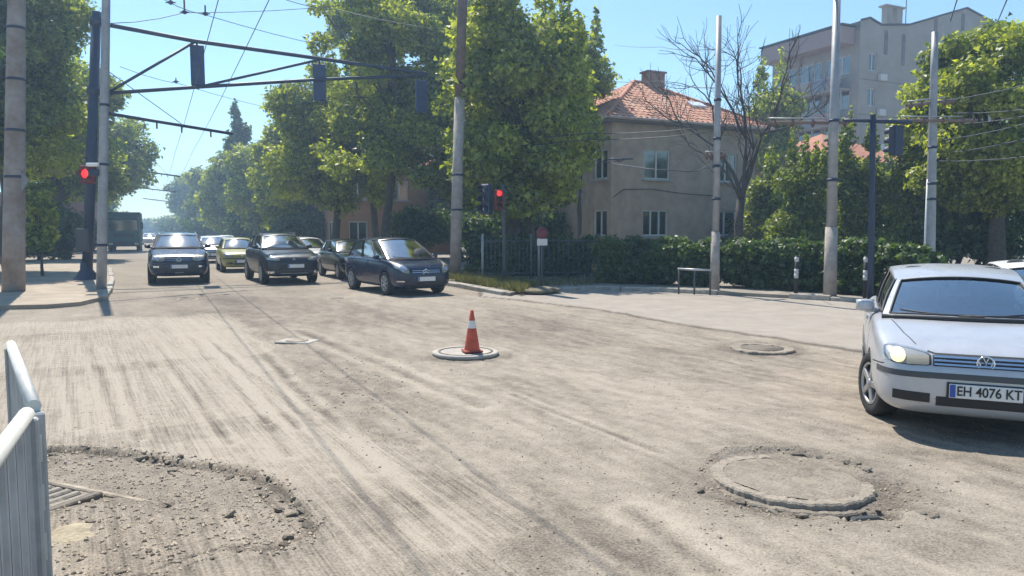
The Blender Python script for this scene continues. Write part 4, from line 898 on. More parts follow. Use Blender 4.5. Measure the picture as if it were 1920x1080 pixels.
def house():
    c = PY(1145, HOR, 36); root = thing("tiled_house", (c.x, c.y, 0), TH, "two-storey ochre house with orange tiled hip roof and chimney", "house")
    H = 6.95; w = MB()
    fw = [(1.87, 3.47, 4.28, 5.72), (1.87, 3.40, 1.50, 2.78), (6.3, 7.8, 4.28, 5.72), (6.3, 7.8, 1.5, 2.78)]; lw = [(.35, 1.6, 4.28, 5.72), (.35, 1.6, 1.5, 2.78), (4.4, 5.7, 4.28, 5.72), (4.4, 5.7, 1.5, 2.78)]
    wall_mesh(w, 0, 9, 0, H, fw, 0, .3, 'x', 1); wall_mesh(w, 0, 9, 0, H, lw, 0, .3, 'y', 1)
    w.add([(9, 0, 0), (9, 9, 0), (9, 9, H), (9, 0, H)], [(0, 1, 2, 3)]); w.add([(0, 9, 0), (9, 9, 0), (9, 9, H), (0, 9, H)], [(0, 1, 2, 3)])
    w.build("wall", OCHRE, root)
    for i, h in enumerate(fw): window(root, *h, 0, 'x', 1, cols=(2, 3, 2, 2)[i], curtain=CURT if i == 0 else None)
    for i, h in enumerate(lw): window(root, *h, 0, 'y', 1, cols=2, curtain=CURT if i < 2 else None)
    MB().box((4.5, 4.5, .3), (9.16, 9.16, .6), bev=.03).build("plinth", mat("plinth_grey", (.20, .185, .17), .95, var=.25), root)
    cn = MB()
    for (cx_, cy_, sx_, sy_) in ((4.5, -.30, 10.2, .58), (4.5, 9.30, 10.2, .58), (-.30, 4.5, .58, 9.02), (9.30, 4.5, .58, 9.02)): cn.box((cx_, cy_, H + .02), (sx_, sy_, .12))
    cn.build("eaves", mat("eaves_grey", (.20, .18, .16), .9, var=.2), root)
    e0, e1, zr, ze = -.6, 9.6, 9.88, 7.08; rx0, rx1, ry = 4.3, 4.9, 4.5
    rf = MB(); V = [(e0, e0, ze), (e1, e0, ze), (e1, e1, ze), (e0, e1, ze), (rx0, ry, zr), (rx1, ry, zr)]
    rf.add(V, [(0, 1, 5, 4), (1, 2, 5), (2, 3, 4, 5), (3, 0, 4)]); ro = rf.build("roof", mat("roof_under", (.22, .09, .05), .9, var=.3), root)
    tms = [mat("tile_%s" % n, c_, .85, var=.25, vscale=3) for n, c_ in (("orange", (.55, .27, .17)), ("terracotta", (.48, .22, .14)), ("faded", (.58, .33, .23)), ("weathered", (.26, .125, .085)))]
    def tile_mesh(m_):
        t = MB(); vs = []; n = 6
        for k, (yy, zz) in enumerate(((0, .045), (.45, .012))):
            for i in range(n + 1):
                u = i / n; x = (u - .5) * .335; vs.append((x, yy, zz + .030 * math.sin(u * math.pi * 2)))
        fs = [(i, i + 1, n + 2 + i, n + 1 + i) for i in range(n)]; m2 = len(vs)
        vs += [(v[0], v[1], v[2] - .022) for v in vs[:n + 1]]; fs += [(i + 1, i, m2 + i, m2 + i + 1) for i in range(n)]
        t.add(vs, fs, smooth=False); return t.mesh("tile", m_)
    tmesh = [tile_mesh(m_) for m_ in tms]; rnd = random.Random(5)
    def lay(org, ux, uy, slope_len, xa, xb, stuff):
        ux, uy = Vector(ux), Vector(uy); uz = ux.cross(uy); M = Matrix((ux, uy, uz)).transposed().to_4x4(); rows = int(slope_len / .40); acc = MB()
        for r_ in range(rows):
            f = (r_ * .40) / slope_len; a = xa * f; b = e1 - e0 - (e1 - e0 - xb) * f; n = int((b - a) / .335)
            for i in range(n):
                dark = vnoise(np.array([r_ * .35]), np.array([i * .4 + (50 if stuff else 0)]), 3)[0]
                k = 3 if dark > .80 else rnd.choice((0, 0, 1, 2)); p_ = Vector(org) + ux * (a + (b - a - n * .335) / 2 + (i + .5) * .335) + uy * (r_ * .40) + uz * (.03 + rnd.uniform(0, .012))
                if stuff: acc.add([p_ + M.to_3x3() @ v.co for v in tmesh[k].vertices], [tuple(q.vertices) for q in tmesh[k].polygons], k)
                else:
                    o = link("tile", tmesh[k], ro); o.matrix_local = Matrix.Translation(p_) @ M @ Matrix.Rotation(rnd.uniform(-.02, .02), 4, 'Z')
        if stuff: tag(acc.build("side_tiles", tms, ro), kind="stuff")
    s1 = math.hypot(ry - e0, zr - ze)
    lay((e0, e0, ze), (1, 0, 0), (0, (ry - e0) / s1, (zr - ze) / s1), s1, rx0 - e0, rx1 - e0, False)
    s2 = math.hypot(rx0 - e0, zr - ze)
    lay((e0, e1, ze), (0, -1, 0), ((rx0 - e0) / s2, 0, (zr - ze) / s2), s2, e1 - ry, e1 - ry, True)
    s3 = math.hypot(e1 - rx1, zr - ze)
    lay((e1, e0, ze), (0, 1, 0), (-(e1 - rx1) / s3, 0, (zr - ze) / s3), s3, ry - e0, ry - e0, True)
    rid = MB()
    for a, b in (((e0, e0, ze), (rx0, ry, zr)), ((e1, e0, ze), (rx1, ry, zr)), ((rx0, ry, zr), (rx1, ry, zr))): rid.tube([Vector(a) + Vector((0, 0, .07)), Vector(b) + Vector((0, 0, .07))], .10, 8)
    rid.build("ridge_cap", tms[1], ro)
    ch = MB().box((5.35, 4.1, 9.55), (1.15, .62, 1.7), bev=.02).build("chimney", mat("chimney_brick", (.30, .20, .16), .95, var=.3, vscale=8), ro)
    MB().box((5.35, 4.1, 10.44), (1.32, .78, .10), bev=.02).build("chimney_cap", mat("chimney_cap_grey", (.22, .2, .19), .9), ro)
    sl = (zr - ze) / (ry - e0); rz_ = Matrix.Rotation(math.atan(sl), 3, 'X')
    MB().box((6.3, 1.55, ze + (1.55 - e0) * sl + .15), (.9, .62, .10), rot=rz_, bev=.01).build("skylight", mat("skylight_glass", (.75, .78, .8), .15, spec=.8), ro)
    gt = MB()
    gt.tube([(e0, e0 - .07, ze - .03), (e1, e0 - .07, ze - .03)], .07, 8); gt.tube([(e0 - .07, e0, ze - .03), (e0 - .07, e1, ze - .03)], .07, 8); go = gt.build("gutter", mat("gutter_pale", (.50, .38, .33), .6, var=.2), root)
    MB().tube([(-.07, 2.9, 6.9), (-.07, 2.9, .3)], .055, 8).build("downpipe", mat("downpipe_grey", (.16, .17, .18), .6), root)
    MB().tube([(.1, -.03, 3.35), (.7, -.03, 3.75), (2.4, -.03, 3.8), (4.2, -.03, 3.62), (6.2, -.03, 3.55)], .018, 5).build("facade_cable", BLACKP, root)
house()
def apartment():
    c = PY(1600, HOR, 62); root = thing("apartment_block", (c.x, c.y, 0), TH, "grey concrete apartment block with balconies rising behind the house", "building")
    CONC = mat("block_concrete", (.37, .335, .30), .95, var=.14, vscale=.7, bump=.15, bscale=12); PINK = mat("block_pink_band", (.36, .27, .25), .95, var=.15)
    prof = [(0, 18.7), (1.0, 19.0), (2.4, 18.6), (5.8, 19.0), (13.2, 21.3), (18.5, 20.2)]
    wh = [(1.1, 2.0, 16.3 - 2.85 * k - 1.45, 16.3 - 2.85 * k) for k in range(5)] + [(9.3, 9.75, 14.7 - 2.85 * k, 16.6 - 2.85 * k) for k in range(4)]
    w = MB(); wall_mesh(w, 0, 18.5, 0, 18.0, wh, 0, .3, 'x', 1)
    pts = [(0, 0, 18.0)] + [(x, 0, z) for x, z in prof] + [(18.5, 0, 18.0)]; w.add(pts, [tuple(range(len(pts)))])
    b = [(x, y + 9.5, z) for x, y, z in pts]
    for i in range(len(pts) - 1): w.add([pts[i], pts[i + 1], b[i + 1], b[i]], [(0, 1, 2, 3)])
    w.add([(18.5, 0, 0), (18.5, 9.5, 0), (18.5, 9.5, 20.2), (18.5, 0, 20.2)], [(0, 1, 2, 3)]); w.add([(0, 9.5, 0), (18.5, 9.5, 0), (18.5, 9.5, 20), (0, 9.5, 18.7)], [(0, 1, 2, 3)])
    lh = [(y0, y0 + 2.5, 16.2 - 2.85 * k - 1.5, 16.2 - 2.85 * k) for k in range(5) for y0 in (.9, 3.8, 6.7)]
    wall_mesh(w, 0, 9.5, 0, 18.7, lh, 0, .3, 'y', 1)
    w.build("wall", CONC, root)
    for h in wh: window(root, *h, 0, 'x', 1, cols=2 if h[1] - h[0] > .6 else 1, sill=False)
    for h in lh: window(root, *h, 0, 'y', 1, cols=3, sill=False)
    for k in range(5):
        z = 13.3 - 2.85 * k
        bo = MB().box((-.62, 5.0, z + .02), (1.2, 8.6, .16)).build("balcony", CONC, root)
        for i in range(6): MB().box((-1.24, 1.42 + i * 1.43, z + .62), (.06, 1.38, .95), bev=.01).build("balcony_panel", (PINK, CONC, mat("balcony_blue", (.24, .29, .36), .8, var=.2))[(i * 2 + k) % 3], bo)
        for i in range(4): MB().box((-1.2, .72 + i * 2.86, z + 1.9), (.07, .07, 1.7)).build("balcony_post", CONC, bo)
    MB().box((-.75, 5.0, 17.6), (1.5, 9.0, 1.35), bev=.03).build("attic_band", PINK, root)
    MB().box((-.8, 5.0, 18.40), (1.7, 9.2, .12)).build("roof_edge", mat("roof_bitumen", (.08, .08, .085), .9), root)
    e = MB()
    for (xa, za), (xb, zb) in zip(prof, prof[1:]): e.tube([(xa, -.05, za + .06), (xb, -.05, zb + .06)], .09, 6)
    e.build("roof_edge", MATS["roof_bitumen"], root)
    for x in (3.4, 4.6): MB().box((x, .25, 19.5), (.7, .55, 1.5), bev=.02).build("chimney", CONC, root)
    MB().box((4.0, .25, 20.3), (2.4, .8, .12)).build("chimney_cap", CONC, root)
    for x, z0, z1 in ((3.05, 16.3, 18.3), (5.2, 15.6, 18.2), (9.2, 17.6, 20.0), (12.8, 17.8, 20.8)): MB().box((x, -.012, (z0 + z1) / 2), (.42, .02, z1 - z0)).build("damp_stain", mat("damp_concrete", (.20, .18, .175), .95, var=.3, vscale=2), root)
    for k in range(3):
        MB().box((2.55, -.22, 14.35 - 2.85 * k), (.8, .32, .55), bev=.03).build("air_conditioner", mat("ac_white", (.6, .6, .58), .6), root)
    for z in (14.1, 11.25, 8.4): MB().box((9.25, -.008, z), (18.4, .012, .05)).build("panel_joint", MATS["damp_concrete"], root)
    MB().tube([(8.0, 2, 19.6), (8.0, 2, 23)], .04, 6).build("antenna", GREYP, root)
apartment()
def block(name, px, Y, w_, d_, h_, col, label, rows, cols, roofc=None, rz=TH, z0=1.0):
    c = PY(px, HOR, Y); root = thing(name, (c.x, c.y, 0), rz, label, "building"); m_ = mat(name + "_wall", col, .95, var=.18, vscale=.8, bump=.2)
    hs = [(w_ * (i + .28) / cols, w_ * (i + .72) / cols, z0 + r_ * 2.9, z0 + r_ * 2.9 + 1.4) for r_ in range(rows) for i in range(cols)]; nd = max(1, int(d_ / 4))
    ls = [(d_ * (i + .3) / nd, d_ * (i + .7) / nd, z0 + r_ * 2.9, z0 + r_ * 2.9 + 1.4) for r_ in range(rows) for i in range(nd)]
    w = MB(); wall_mesh(w, 0, w_, 0, h_, hs, 0, .3, 'x', 1); wall_mesh(w, 0, d_, 0, h_, ls, 0, .3, 'y', 1)
    w.add([(w_, 0, 0), (w_, d_, 0), (w_, d_, h_), (w_, 0, h_)], [(0, 1, 2, 3)]); w.add([(0, d_, 0), (w_, d_, 0), (w_, d_, h_), (0, d_, h_)], [(0, 1, 2, 3)]); w.build("wall", m_, root)
    for h in hs: window(root, *h, 0, 'x', 1, cols=2)
    for h in ls: window(root, *h, 0, 'y', 1, cols=2)
    if roofc is None: MB().box((w_ / 2, d_ / 2, h_ + .1), (w_ + .5, d_ + .5, .2), bev=.03).build("roof", mat("flat_roof_grey", (.3, .29, .28), .9), root)
    else:
        r_ = MB(); o = .5; V = [(-o, -o, h_), (w_ + o, -o, h_), (w_ + o, d_ + o, h_), (-o, d_ + o, h_), (min(w_, d_) / 2, d_ / 2, h_ + 2.4), (w_ - min(w_, d_) / 2, d_ / 2, h_ + 2.4)]
        r_.add(V, [(0, 1, 5, 4), (1, 2, 5), (2, 3, 4, 5), (3, 0, 4), (3, 2, 1, 0)]); r_.build("roof", roofc, root)
    return root
block("orange_house", 632, 52, 9, 9, 6.2, (.36, .215, .12), "orange-brown house glimpsed between the street trees", 2, 3, mat("far_tiles", (.42, .18, .11), .9, var=.3, vscale=4))
block("white_block", 1062, 82, 9, 12, 17.2, (.55, .55, .56), "pale block just showing between tree crown and tiled roof", 5, 3)
block("brown_house", 1545, 47, 9, 9, 6.1, (.25, .17, .13), "brown house with red roof behind the young trees at right", 2, 3, MATS["far_tiles"])
block("low_brick_building", -120, 66, 12, 10, 5.0, (.22, .13, .10), "low brown building in the dark under the left trees", 1, 4)
def kiosk():
    p = P(121, 478, .1); root = thing("street_kiosk", p, TH, "small tan kiosk on the pavement under the left trees", "kiosk"); m_ = mat("kiosk_tan", (.42, .30, .19), .8, var=.15)
    MB().box((0, 0, 1.15), (1.2, 1.2, 2.3), bev=.03).build("cabin", m_, root); MB().box((0, 0, 2.36), (1.5, 1.5, .12), bev=.02).build("roof", mat("kiosk_roof", (.25, .12, .08), .8), root)
    MB().box((0, -.61, 1.5), (.8, .03, .7)).build("hatch", GREYP, root)
kiosk()

# ------------------------------------------------------------------ poles, masts, signals, signs
CONCP = mat("pole_concrete", (.37, .33, .30), .9, var=.28, vscale=3.5, bump=.5, bscale=14); RUSTY = mat("pole_rust_concrete", (.33, .315, .305), .9, col2=(.20, .155, .13), vscale=1.7, bump=.5, bscale=12)
STEELP = mat("pole_steel_grey", (.33, .34, .36), .5, metal=.2, var=.2, vscale=4); DARKM = mat("mast_dark_paint", (.022, .036, .075), .5, var=.2, vscale=4); BROWNP = mat("pole_brown", (.16, .115, .10), .85, var=.35, vscale=3)
GALV = mat("galvanised", (.42, .43, .44), .45, metal=.5, var=.15)
REDL = mat("red_signal_lamp", (.6, .02, .02), .3, emit=(1, .03, .03), estr=1.3); LENSD = mat("dark_lens", (.02, .02, .02), .2); VISW = mat("pale_and_painted_glint", (.75, .77, .78), .3)
def pole(name, pb, pt, rb, rt, m_, label, bands=(), top=None, cat="pole", lower=None):
    """pb, pt: pixel (u, v) of foot and of a point higher up; zt: full height"""
    b = P(pb[0], pb[1], .1); a = PY(pt[0], pt[1], b.y); d = a - b; zt = top or d.z; d = d * (zt / d.z)
    root = thing(name, b, 0, label, cat)
    if lower:
        f = lower[0]; MB().tube([(0, 0, -.1), tuple(d * f)], [rb, rb + (rt - rb) * f], 16).build("base_section", lower[1], root); MB().tube([tuple(d * f), tuple(d)], [(rb + (rt - rb) * f) * .86, rt], 16).build("shaft", m_, root)
    else: MB().tube([(0, 0, -.1)] + [tuple(d * (i / 6)) for i in range(1, 7)], [rb] + [rb + (rt - rb) * i / 6 for i in range(1, 7)], 18).build("shaft", m_, root)
    for f in bands:
        r_ = rb + (rt - rb) * f + .012; MB().tube([tuple(d * f + Vector((0, 0, -.035))), tuple(d * f + Vector((0, 0, .035)))], r_, 16).build("band", DARKM, root)
    return root, b, d
r1, b1, d1 = pole("concrete_pole", (25, 546), (31, 0), .285, .185, RUSTY, "thick rust-stained concrete pole at the far left", (.30, .42, .55, .68, .80, .86), top=10.5)
MB().add([(.42, -.1, 3.35), (.66, -.1, 3.05), (.42, -.1, 2.72), (.2, -.1, 3.05)], [(0, 1, 2, 3)]).add([(.42, -.075, 3.35), (.66, -.075, 3.05), (.42, -.075, 2.72), (.2, -.075, 3.05)], [(3, 2, 1, 0)]).build("sign_back", mat("sign_back_grey", (.2, .21, .22), .6), r1)
r2, b2, d2 = pole("steel_lamp_pole", (190, 541), (199, 0), .14, .10, STEELP, "slim grey steel lamp pole beside the signal mast", (.12, .34, .5), top=10.5)
MB().box((.0, -.16, 3.55), (.34, .16, .10), bev=.02).build("bracket", VISW, r2); MB().box((0, -.14, 3.33), (.28, .14, .2), bev=.03).build("junction_box", DARKM, r2)
r3, b3, d3 = pole("concrete_lamp_pole", (853, 522), (867, 0), .20, .175, BROWNP, "tall concrete pole in the middle rising out of the picture", (.20, .30, .56), top=12.0, lower=(.52, CONCP))
r4, b4, d4 = pole("slim_steel_pole", (1340, 545), (1348, 30), .13, .075, STEELP, "slim pale steel pole in front of the house's right side", (.34, .46, .56, .70), lower=(.22, CONCP))
r5, b5, d5 = pole("forked_lamp_pole", (1556, 556), (1569, 0), .165, .09, STEELP, "tall pale lamp pole with forked top right of the bare tree", (.40, .60), top=None, lower=(.24, CONCP))
for s_ in (-1, 1): MB().tube([tuple(d5), tuple(d5 + Vector((s_ * .12, 0, .18))), tuple(d5 + Vector((s_ * .7, 0, .8))), tuple(d5 + Vector((s_ * 1.4, 0, 1.0)))], .035, 6).build("lamp_arm", STEELP, r5)
for s_ in (-1, 1): MB().sell(tuple(d5 + Vector((s_ * 1.7, 0, 1.02))), (.7, .25, .14), .7).build("lamp_head", GALV, r5)
p_ = PY(1742, HOR, 21.5)
bb = Vector((p_.x, p_.y, .1)); u_, v_ = 1742, 560
r6, b6, d6 = pole("steel_line_pole", (1742, 545), (1753, 60), .145, .085, STEELP, "rightmost pale pole standing behind the silver hatchback's roof", (.36, .42, .56))
MB().tube([(-.17, 0, .2), (-.17, 0, 3.1)], .03, 6).build("conduit", VISW, r6)
def on_plane(u, v, A, B):
    n = Vector((B.y - A.y, A.x - B.x, 0)); d = ray(u, v); o = Vector((0, 0, CAMH)); t = (A - o).dot(n) / d.dot(n); return o + d * t
def signal_head(name, c, h, w, face, label, m_=None, lit=None, parent=None, visor=None, dep=.2, glint_dots=False):
    """three-lamp head at c (centre), facing direction face (angle of its front in plan)"""
    root = thing(name, c, face, label, "traffic light"); m_ = m_ or DARKM      # front is local -y
    MB().box((0, 0, 0), (w, dep, h), bev=.03).build("housing", m_, root)
    MB().box((0, dep * .5 + .012, 0), (w * .9, .024, h * .96)).build("back_cover", m_, root)
    for i in range(3):
        z = h * (.31 - .31 * i); r_ = min(w * .4, h * .145)
        vs = MB(); seg = 14
        for k in range(seg): pass
        ring = [(r_ * 1.08 * math.cos(a), r_ * 1.08 * math.sin(a)) for a in [math.radians(-25 + 230 * k / seg) for k in range(seg + 1)]]
        V = [(x, -dep * .5 + .01, z + y) for x, y in ring] + [(x, -dep * .5 - r_ * 1.4, z + y * .98) for x, y in ring]; V += [(x * .9, y_, z + y * .9) for (x, y), y_ in zip(ring, [-dep * .5 + .01] * (seg + 1))] + [(x * .9, -dep * .5 - r_ * 1.4, z + y * .88) for x, y in ring]
        n = seg + 1; fs = [(k, k + 1, n + k + 1, n + k) for k in range(seg)] + [(2 * n + k + 1, 2 * n + k, 3 * n + k, 3 * n + k + 1) for k in range(seg)] + [(n + k, n + k + 1, 3 * n + k + 1, 3 * n + k) for k in range(seg)]
        vs.add(V, fs); vs.build("visor", visor or m_, root)
        MB().lathe([(r_ * (.45 if glint_dots else .92), 0), (r_ * (.3 if glint_dots else .6), -.02), (0, -.03)], (0, -dep * .5 - .004, z), 18, 'y').build("lamp", REDL if lit == i else (VISW if glint_dots else LENSD), root)  # pale lamp discs stand in for sun glints on the visor tips
    return root
def gantry():
    b = P(163, 524, .1); E = PY(803, 140, 33.0); A = Vector((b.x, b.y, 0)); B = Vector((E.x, E.y, 0))
    root = thing("signal_gantry", b, 0, "dark steel signal mast with long truss arm across the street", "traffic mast")
    top = PY(181, 22, b.y) - b; L = lambda q: q - b
    MB().tube([(0, 0, .0), tuple(top * .36), tuple(top)], [.17, .165, .15], 14).build("mast", DARKM, root)
    MB().lathe([(.42, -.12), (.42, .02), (.20, .34), (.18, .6)], n=18).build("foot", DARKM, root)
    MB().box((0, 0, 1.35), (.42, .42, .8), bev=.03).build("cable_box", GREYP, root)
    ch = [on_plane(u, v, A, B) for u, v in ((183, 43), (365, 77), (600, 110), (800, 138))]; cl = [on_plane(u, v, A, B) for u, v in ((186, 176), (375, 163), (600, 149), (800, 141))]
    MB().tube([tuple(L(q)) for q in ch], .075, 8).build("upper_chord", DARKM, root); MB().tube([tuple(L(q)) for q in cl], .065, 8).build("lower_chord", DARKM, root)
    for (u0, v0), (u1, v1) in (((205, 172), (366, 78)), ((382, 161), (598, 112))): MB().tube([tuple(L(on_plane(u0, v0, A, B))), tuple(L(on_plane(u1, v1, A, B)))], .05, 7).build("brace", DARKM, root)
    for z in (.965, .71): q = top * z; MB().tube([tuple(q + Vector((0, 0, -.14))), tuple(q + Vector((0, 0, .14)))], .2, 12).build("collar", DARKM, root)
    face = math.atan2((B - A).y, (B - A).x) + math.pi
    for (u, v0, v1, wpx, lb) in ((370, 84, 158, 24, "signal head nearest the mast on the gantry arm, seen from behind"), (600, 120, 187, 23, "middle signal head hanging on the gantry arm, seen from behind"), (792, 150, 208, 21, "signal head at the tip of the gantry arm in front of the trees")):
        q = on_plane(u, (v0 + v1) / 2, A, B); s_ = q.y / F; h = (v1 - v0) * s_
        off = Vector((-.35, .93, 0)) * .18
        r = signal_head("traffic_light", q + off, h, wpx * s_, math.pi + .35, lb, m_=mat("signal_back_blue", (.018, .045, .13), .5, var=.2))
        t = MB(); t.box((0, .02, h / 2 + .09), (.07, .07, .2)); t.box((0, .02, -h / 2 - .07), (.06, .06, .14)); t.build("hanger", DARKM, r)
    # second, lower bracket arm of the wires
    return A, B
GA, GB = gantry()
q = P(163, 524, .1); q2 = PY(163, 327, q.y - .35)
r = thing("pedestrian_signal", q2, 0, "red-lit pedestrian signal on the signal mast at left", "traffic light")
MB().box((0, .05, 0), (.46, .2, .62), bev=.04).build("housing", mat("signal_maroon", (.14, .012, .014), .5), r); MB().lathe([(.15, -.062), (.08, -.09), (0, -.1)], (0, 0, .02), 18, 'y').build("lamp", REDL, r); MB().lathe([(.17, -.05), (.18, -.22), (.165, -.22), (.155, -.05)], (0, 0, .02), 18, 'y').build("visor", MATS["signal_maroon"], r); MB().tube([(0, .15, .1), (.1, .35, .1)], .04, 6).build("bracket", DARKM, r)
# signals at the right-hand corner under the trees
r, b_, d_ = pole("signal_post", (946, 533), (943, 345), .06, .055, GREYP, "thin grey signal post under the broad tree", ())
c = b_ + Vector((-.36, 0, 0)); c.z = PY(906, 374, b_.y).z; signal_head("traffic_light", c - Vector((.2, 0, 0)), .95, .34, math.radians(-38), "dark three-lamp signal head just left of the thin signal post", glint_dots=True)
c2 = b_ + Vector((-.25, -.2, 0)); c2.z = PY(925, 375, b_.y).z; signal_head("traffic_light", c2 + Vector((.08, -.05, 0)), .62, .28, math.radians(10), "small red-lit signal head on the thin post under the trees", m_=MATS["signal_maroon"], lit=0, dep=.16)
# dark mast with a short arm on the right
r, b_, d_ = pole("dark_signal_mast", (1632, 562), (1637, 215), .075, .065, DARKM, "dark signal mast between the forked lamp pole and the rightmost pole", ())
z_ = d_.z - .15; MB().tube([tuple(d_ * (z_ / d_.z)), (d_.x + 1.0, .15, z_ - .01)], .05, 7).build("arm", DARKM, r); MB().tube([tuple(d_ * (z_ / d_.z)), (d_.x - .75, -.1, z_)], .04, 7).build("counter_arm", DARKM, r)
c = b_ + Vector((d_.x + .62, .12, z_ - .45)); signal_head("traffic_light", c, .72, .26, math.pi + .3, "dark signal head hanging from the short arm of the right mast")
# signs
def round_sign():
    p = P(1016, 541, .1); root = thing("round_red_sign", p, math.radians(8), "round red traffic sign with white plate under it, in tree shade", "sign"); s_ = p.y / F
    z = PY(1018, 437, p.y).z - .1
    MB().tube([(0, .03, -.1), (0, .03, z + .12)], .03, 8).build("post", GREYP, root)
    MB().lathe([(0, 0), (.17, 0), (.17, -.015), (.0, -.016)], (0, -.02, z), 24, 'y').build("disc", mat("sign_red", (.13, .02, .03), .4), root); mat("sign_white", (.55, .55, .55), .4)
    MB().box((0, -.03, PY(1018, 454, p.y).z - .1), (.30, .02, .19)).build("plate", MATS["sign_white"], root)
round_sign()
def bollard(px, v0, v1, label):
    p = P(px, v0, .1); h = PY(px, v1, p.y).z - .1; root = thing("banded_bollard", p, 0, label, "bollard", "black and white bollards before the hedge")
    MB().tube([(0, 0, -.1), (0, 0, h)], .05, 10).build("post", BLACKP, root)
    for z in (.92, .62, .5): MB().tube([(0, 0, h * z - .07), (0, 0, h * z + .05)], .056, 10).build("white_band", MATS["sign_white"], root)
bollard(1492, 553, 480, "white-banded dark bollard before the hedge, left of the forked lamp pole"); bollard(1621, 560, 480, "white-banded dark bollard before the hedge, right of the forked lamp pole")
def garden_fence(pts, h, label, gap=.16):
    o = Vector(pts[0]); root = thing("metal_fence", o, 0, label, "fence"); FM = mat("fence_metal", (.10, .11, .12), .6, var=.3)
    for a, b in zip(pts, pts[1:]):
        a = Vector(a) - o; b = Vector(b) - o; n = int((b - a).length / gap)
        for z in (.25, h - .12): MB().tube([a + Vector((0, 0, z)), b + Vector((0, 0, z))], .022, 6).build("rail", FM, root)
        for i in range(n + 1):
            c = a + (b - a) * (i / max(1, n)); big = i % 12 == 0
            MB().tube([c + Vector((0, 0, -.05)), c + Vector((0, 0, h + (.12 if big else 0)))], .045 if big else .012, 6).build("fence_post" if big else "bar", STEELP if big and i % 24 == 0 else FM, root)
f0, f1, f2 = P(905, 529, .1), P(1010, 524, .1), P(1122, 526, .1); garden_fence([f0, f1, f2], 1.45, "dark metal garden fence in shade left of the house hedge")
def rail_barrier():
    a, b = P(1270, 546, .1), P(1334, 548, .1); root = thing("low_rail", a, 0, "low pale metal rail beside the slim pole", "rail"); d = b - a
    MB().tube([(0, 0, .62), tuple(d + Vector((0, 0, .60)))], .03, 8).build("top_rail", GALV, root)
    for f in (.04, .5, .96): MB().tube([tuple(d * f + Vector((0, 0, -.08))), tuple(d * f + Vector((0, 0, .62)))], .025, 8).build("upright", GREYP, root)
rail_barrier()

# ------------------------------------------------------------------ overhead lines
WIREM = mat("wire_dark", (.05, .06, .08), .6); INS = mat("insulator_brown", (.12, .07, .05), .4)
def wire(pts, label, r_=.014, sag=0.0, group="overhead wires", name="overhead_wire"):
    q = []; pts = [Vector(p) for p in pts]
    for a, b in zip(pts, pts[1:]):
        n = max(3, min(14, int((b - a).length / 2)))
        for i in range(n): t = i / n; q.append(a.lerp(b, t) - Vector((0, 0, sag * 4 * t * (1 - t))))
    q.append(pts[-1]); o = q[0].copy(); return tag(MB().tube([p - o for p in q], r_, 5).build(name, WIREM, None, o), label, "wire", group)
def bracket(a, b, label, r_=.045, hang=()):
    root = thing("bracket_arm", a, 0, label, "bracket arm"); d = Vector(b) - Vector(a)
    MB().tube([(0, 0, 0), tuple(d)], r_, 7).build("arm", DARKM, root)
    for f in hang:
        MB().tube([tuple(d * f), tuple(d * f + Vector((0, 0, -.22)))], .025, 6).build("hanger", INS, root)
    MB().tube([tuple(d * .55 + Vector((0, 0, .05))), tuple(Vector((0, 0, 1.2)))], .012, 5).build("stay", WIREM, root)
zc = 6.05
br_px = [((205, 213), (436, 251), None), ((283, 323), (338, 331), 60), ((262, 352), (330, 360), 82), ((268, 372), (318, 378), 110)]
lbs = ("long bracket arm reaching over the street from the grey lamp pole", "bracket arm over the far street, nearest of the far three", "bracket arm over the far street, middle one of the far three", "bracket arm over the far street, farthest of the far three")
for (p0, p1, Y), lb in zip(br_px, lbs):
    a = PY(p0[0], p0[1], Y or b2.y); b = PY(p1[0], p1[1], (Y or b2.y) + (3.4 if Y is None else 1.0)); bracket(a, b, lb, .05 if Y is None else .06, (.35, .55, .8))
# contact wires above the two lanes: straight along the street at about 6 m
def lane_wire(u, v, label, z=6.0, t0=-30, t1=170):
    c = P(u, v, z); wire([c + SD * t0, c, c + SD * 30, c + SD * 70, c + SD * t1], label, .0095, .10, "trolley wires along the street")
lane_wire(408, 5, "left trolley contact wire running up the street", 6.2); lane_wire(503, 3, "right trolley contact wire running up the street", 6.2)
span = [((205, 44), 24.0, (345, 24), 26.0, (640, 10), 34.0, "cross wire sloping up from the grey lamp pole past the hanging insulator"), ((300, -5), 24, (385, 28), 26, (640, 92), 36, "cross wire falling to the right above the gantry arm"), ((520, -5), 25, (640, 20), 30, (860, 60), 28.5, "cross wire at the top, ending at the middle concrete pole"),
        ((225, 125), 30, (340, 158), 36, (520, 205), 45, "thin wire below the gantry arm in the sky gap"), ((870, 262), 28.3, (1100, 250), 25, (1342, 236), 21.5, "upper wire from the middle pole to the slim steel pole"), ((870, 275), 28.3, (1100, 262), 25, (1342, 246), 21.5, "lower wire from the middle pole to the slim steel pole"),
        ((1345, 92), 21.5, (1240, 88), 40, (1150, 84), 60, "wire leaving the slim steel pole's upper part to the left"), ((1345, 165), 21.5, (1240, 152), 30, (1120, 150), 45, "wire passing before the tiled roof's chimney"), ((480, 262), 60, (660, 268), 45, (860, 280), 28.4, "wire crossing before the street tree crowns to the middle pole"),
        ((1345, 300), 21.5, (1290, 322), 20, (1100, 296), 24, "slack wire in front of the house's upper window")]
for (a, Ya, b, Yb, c, Yc, lb) in span: wire([PY(*a, Ya), PY(*b, Yb), PY(*c, Yc)], lb, .013, .08, "cross wires")
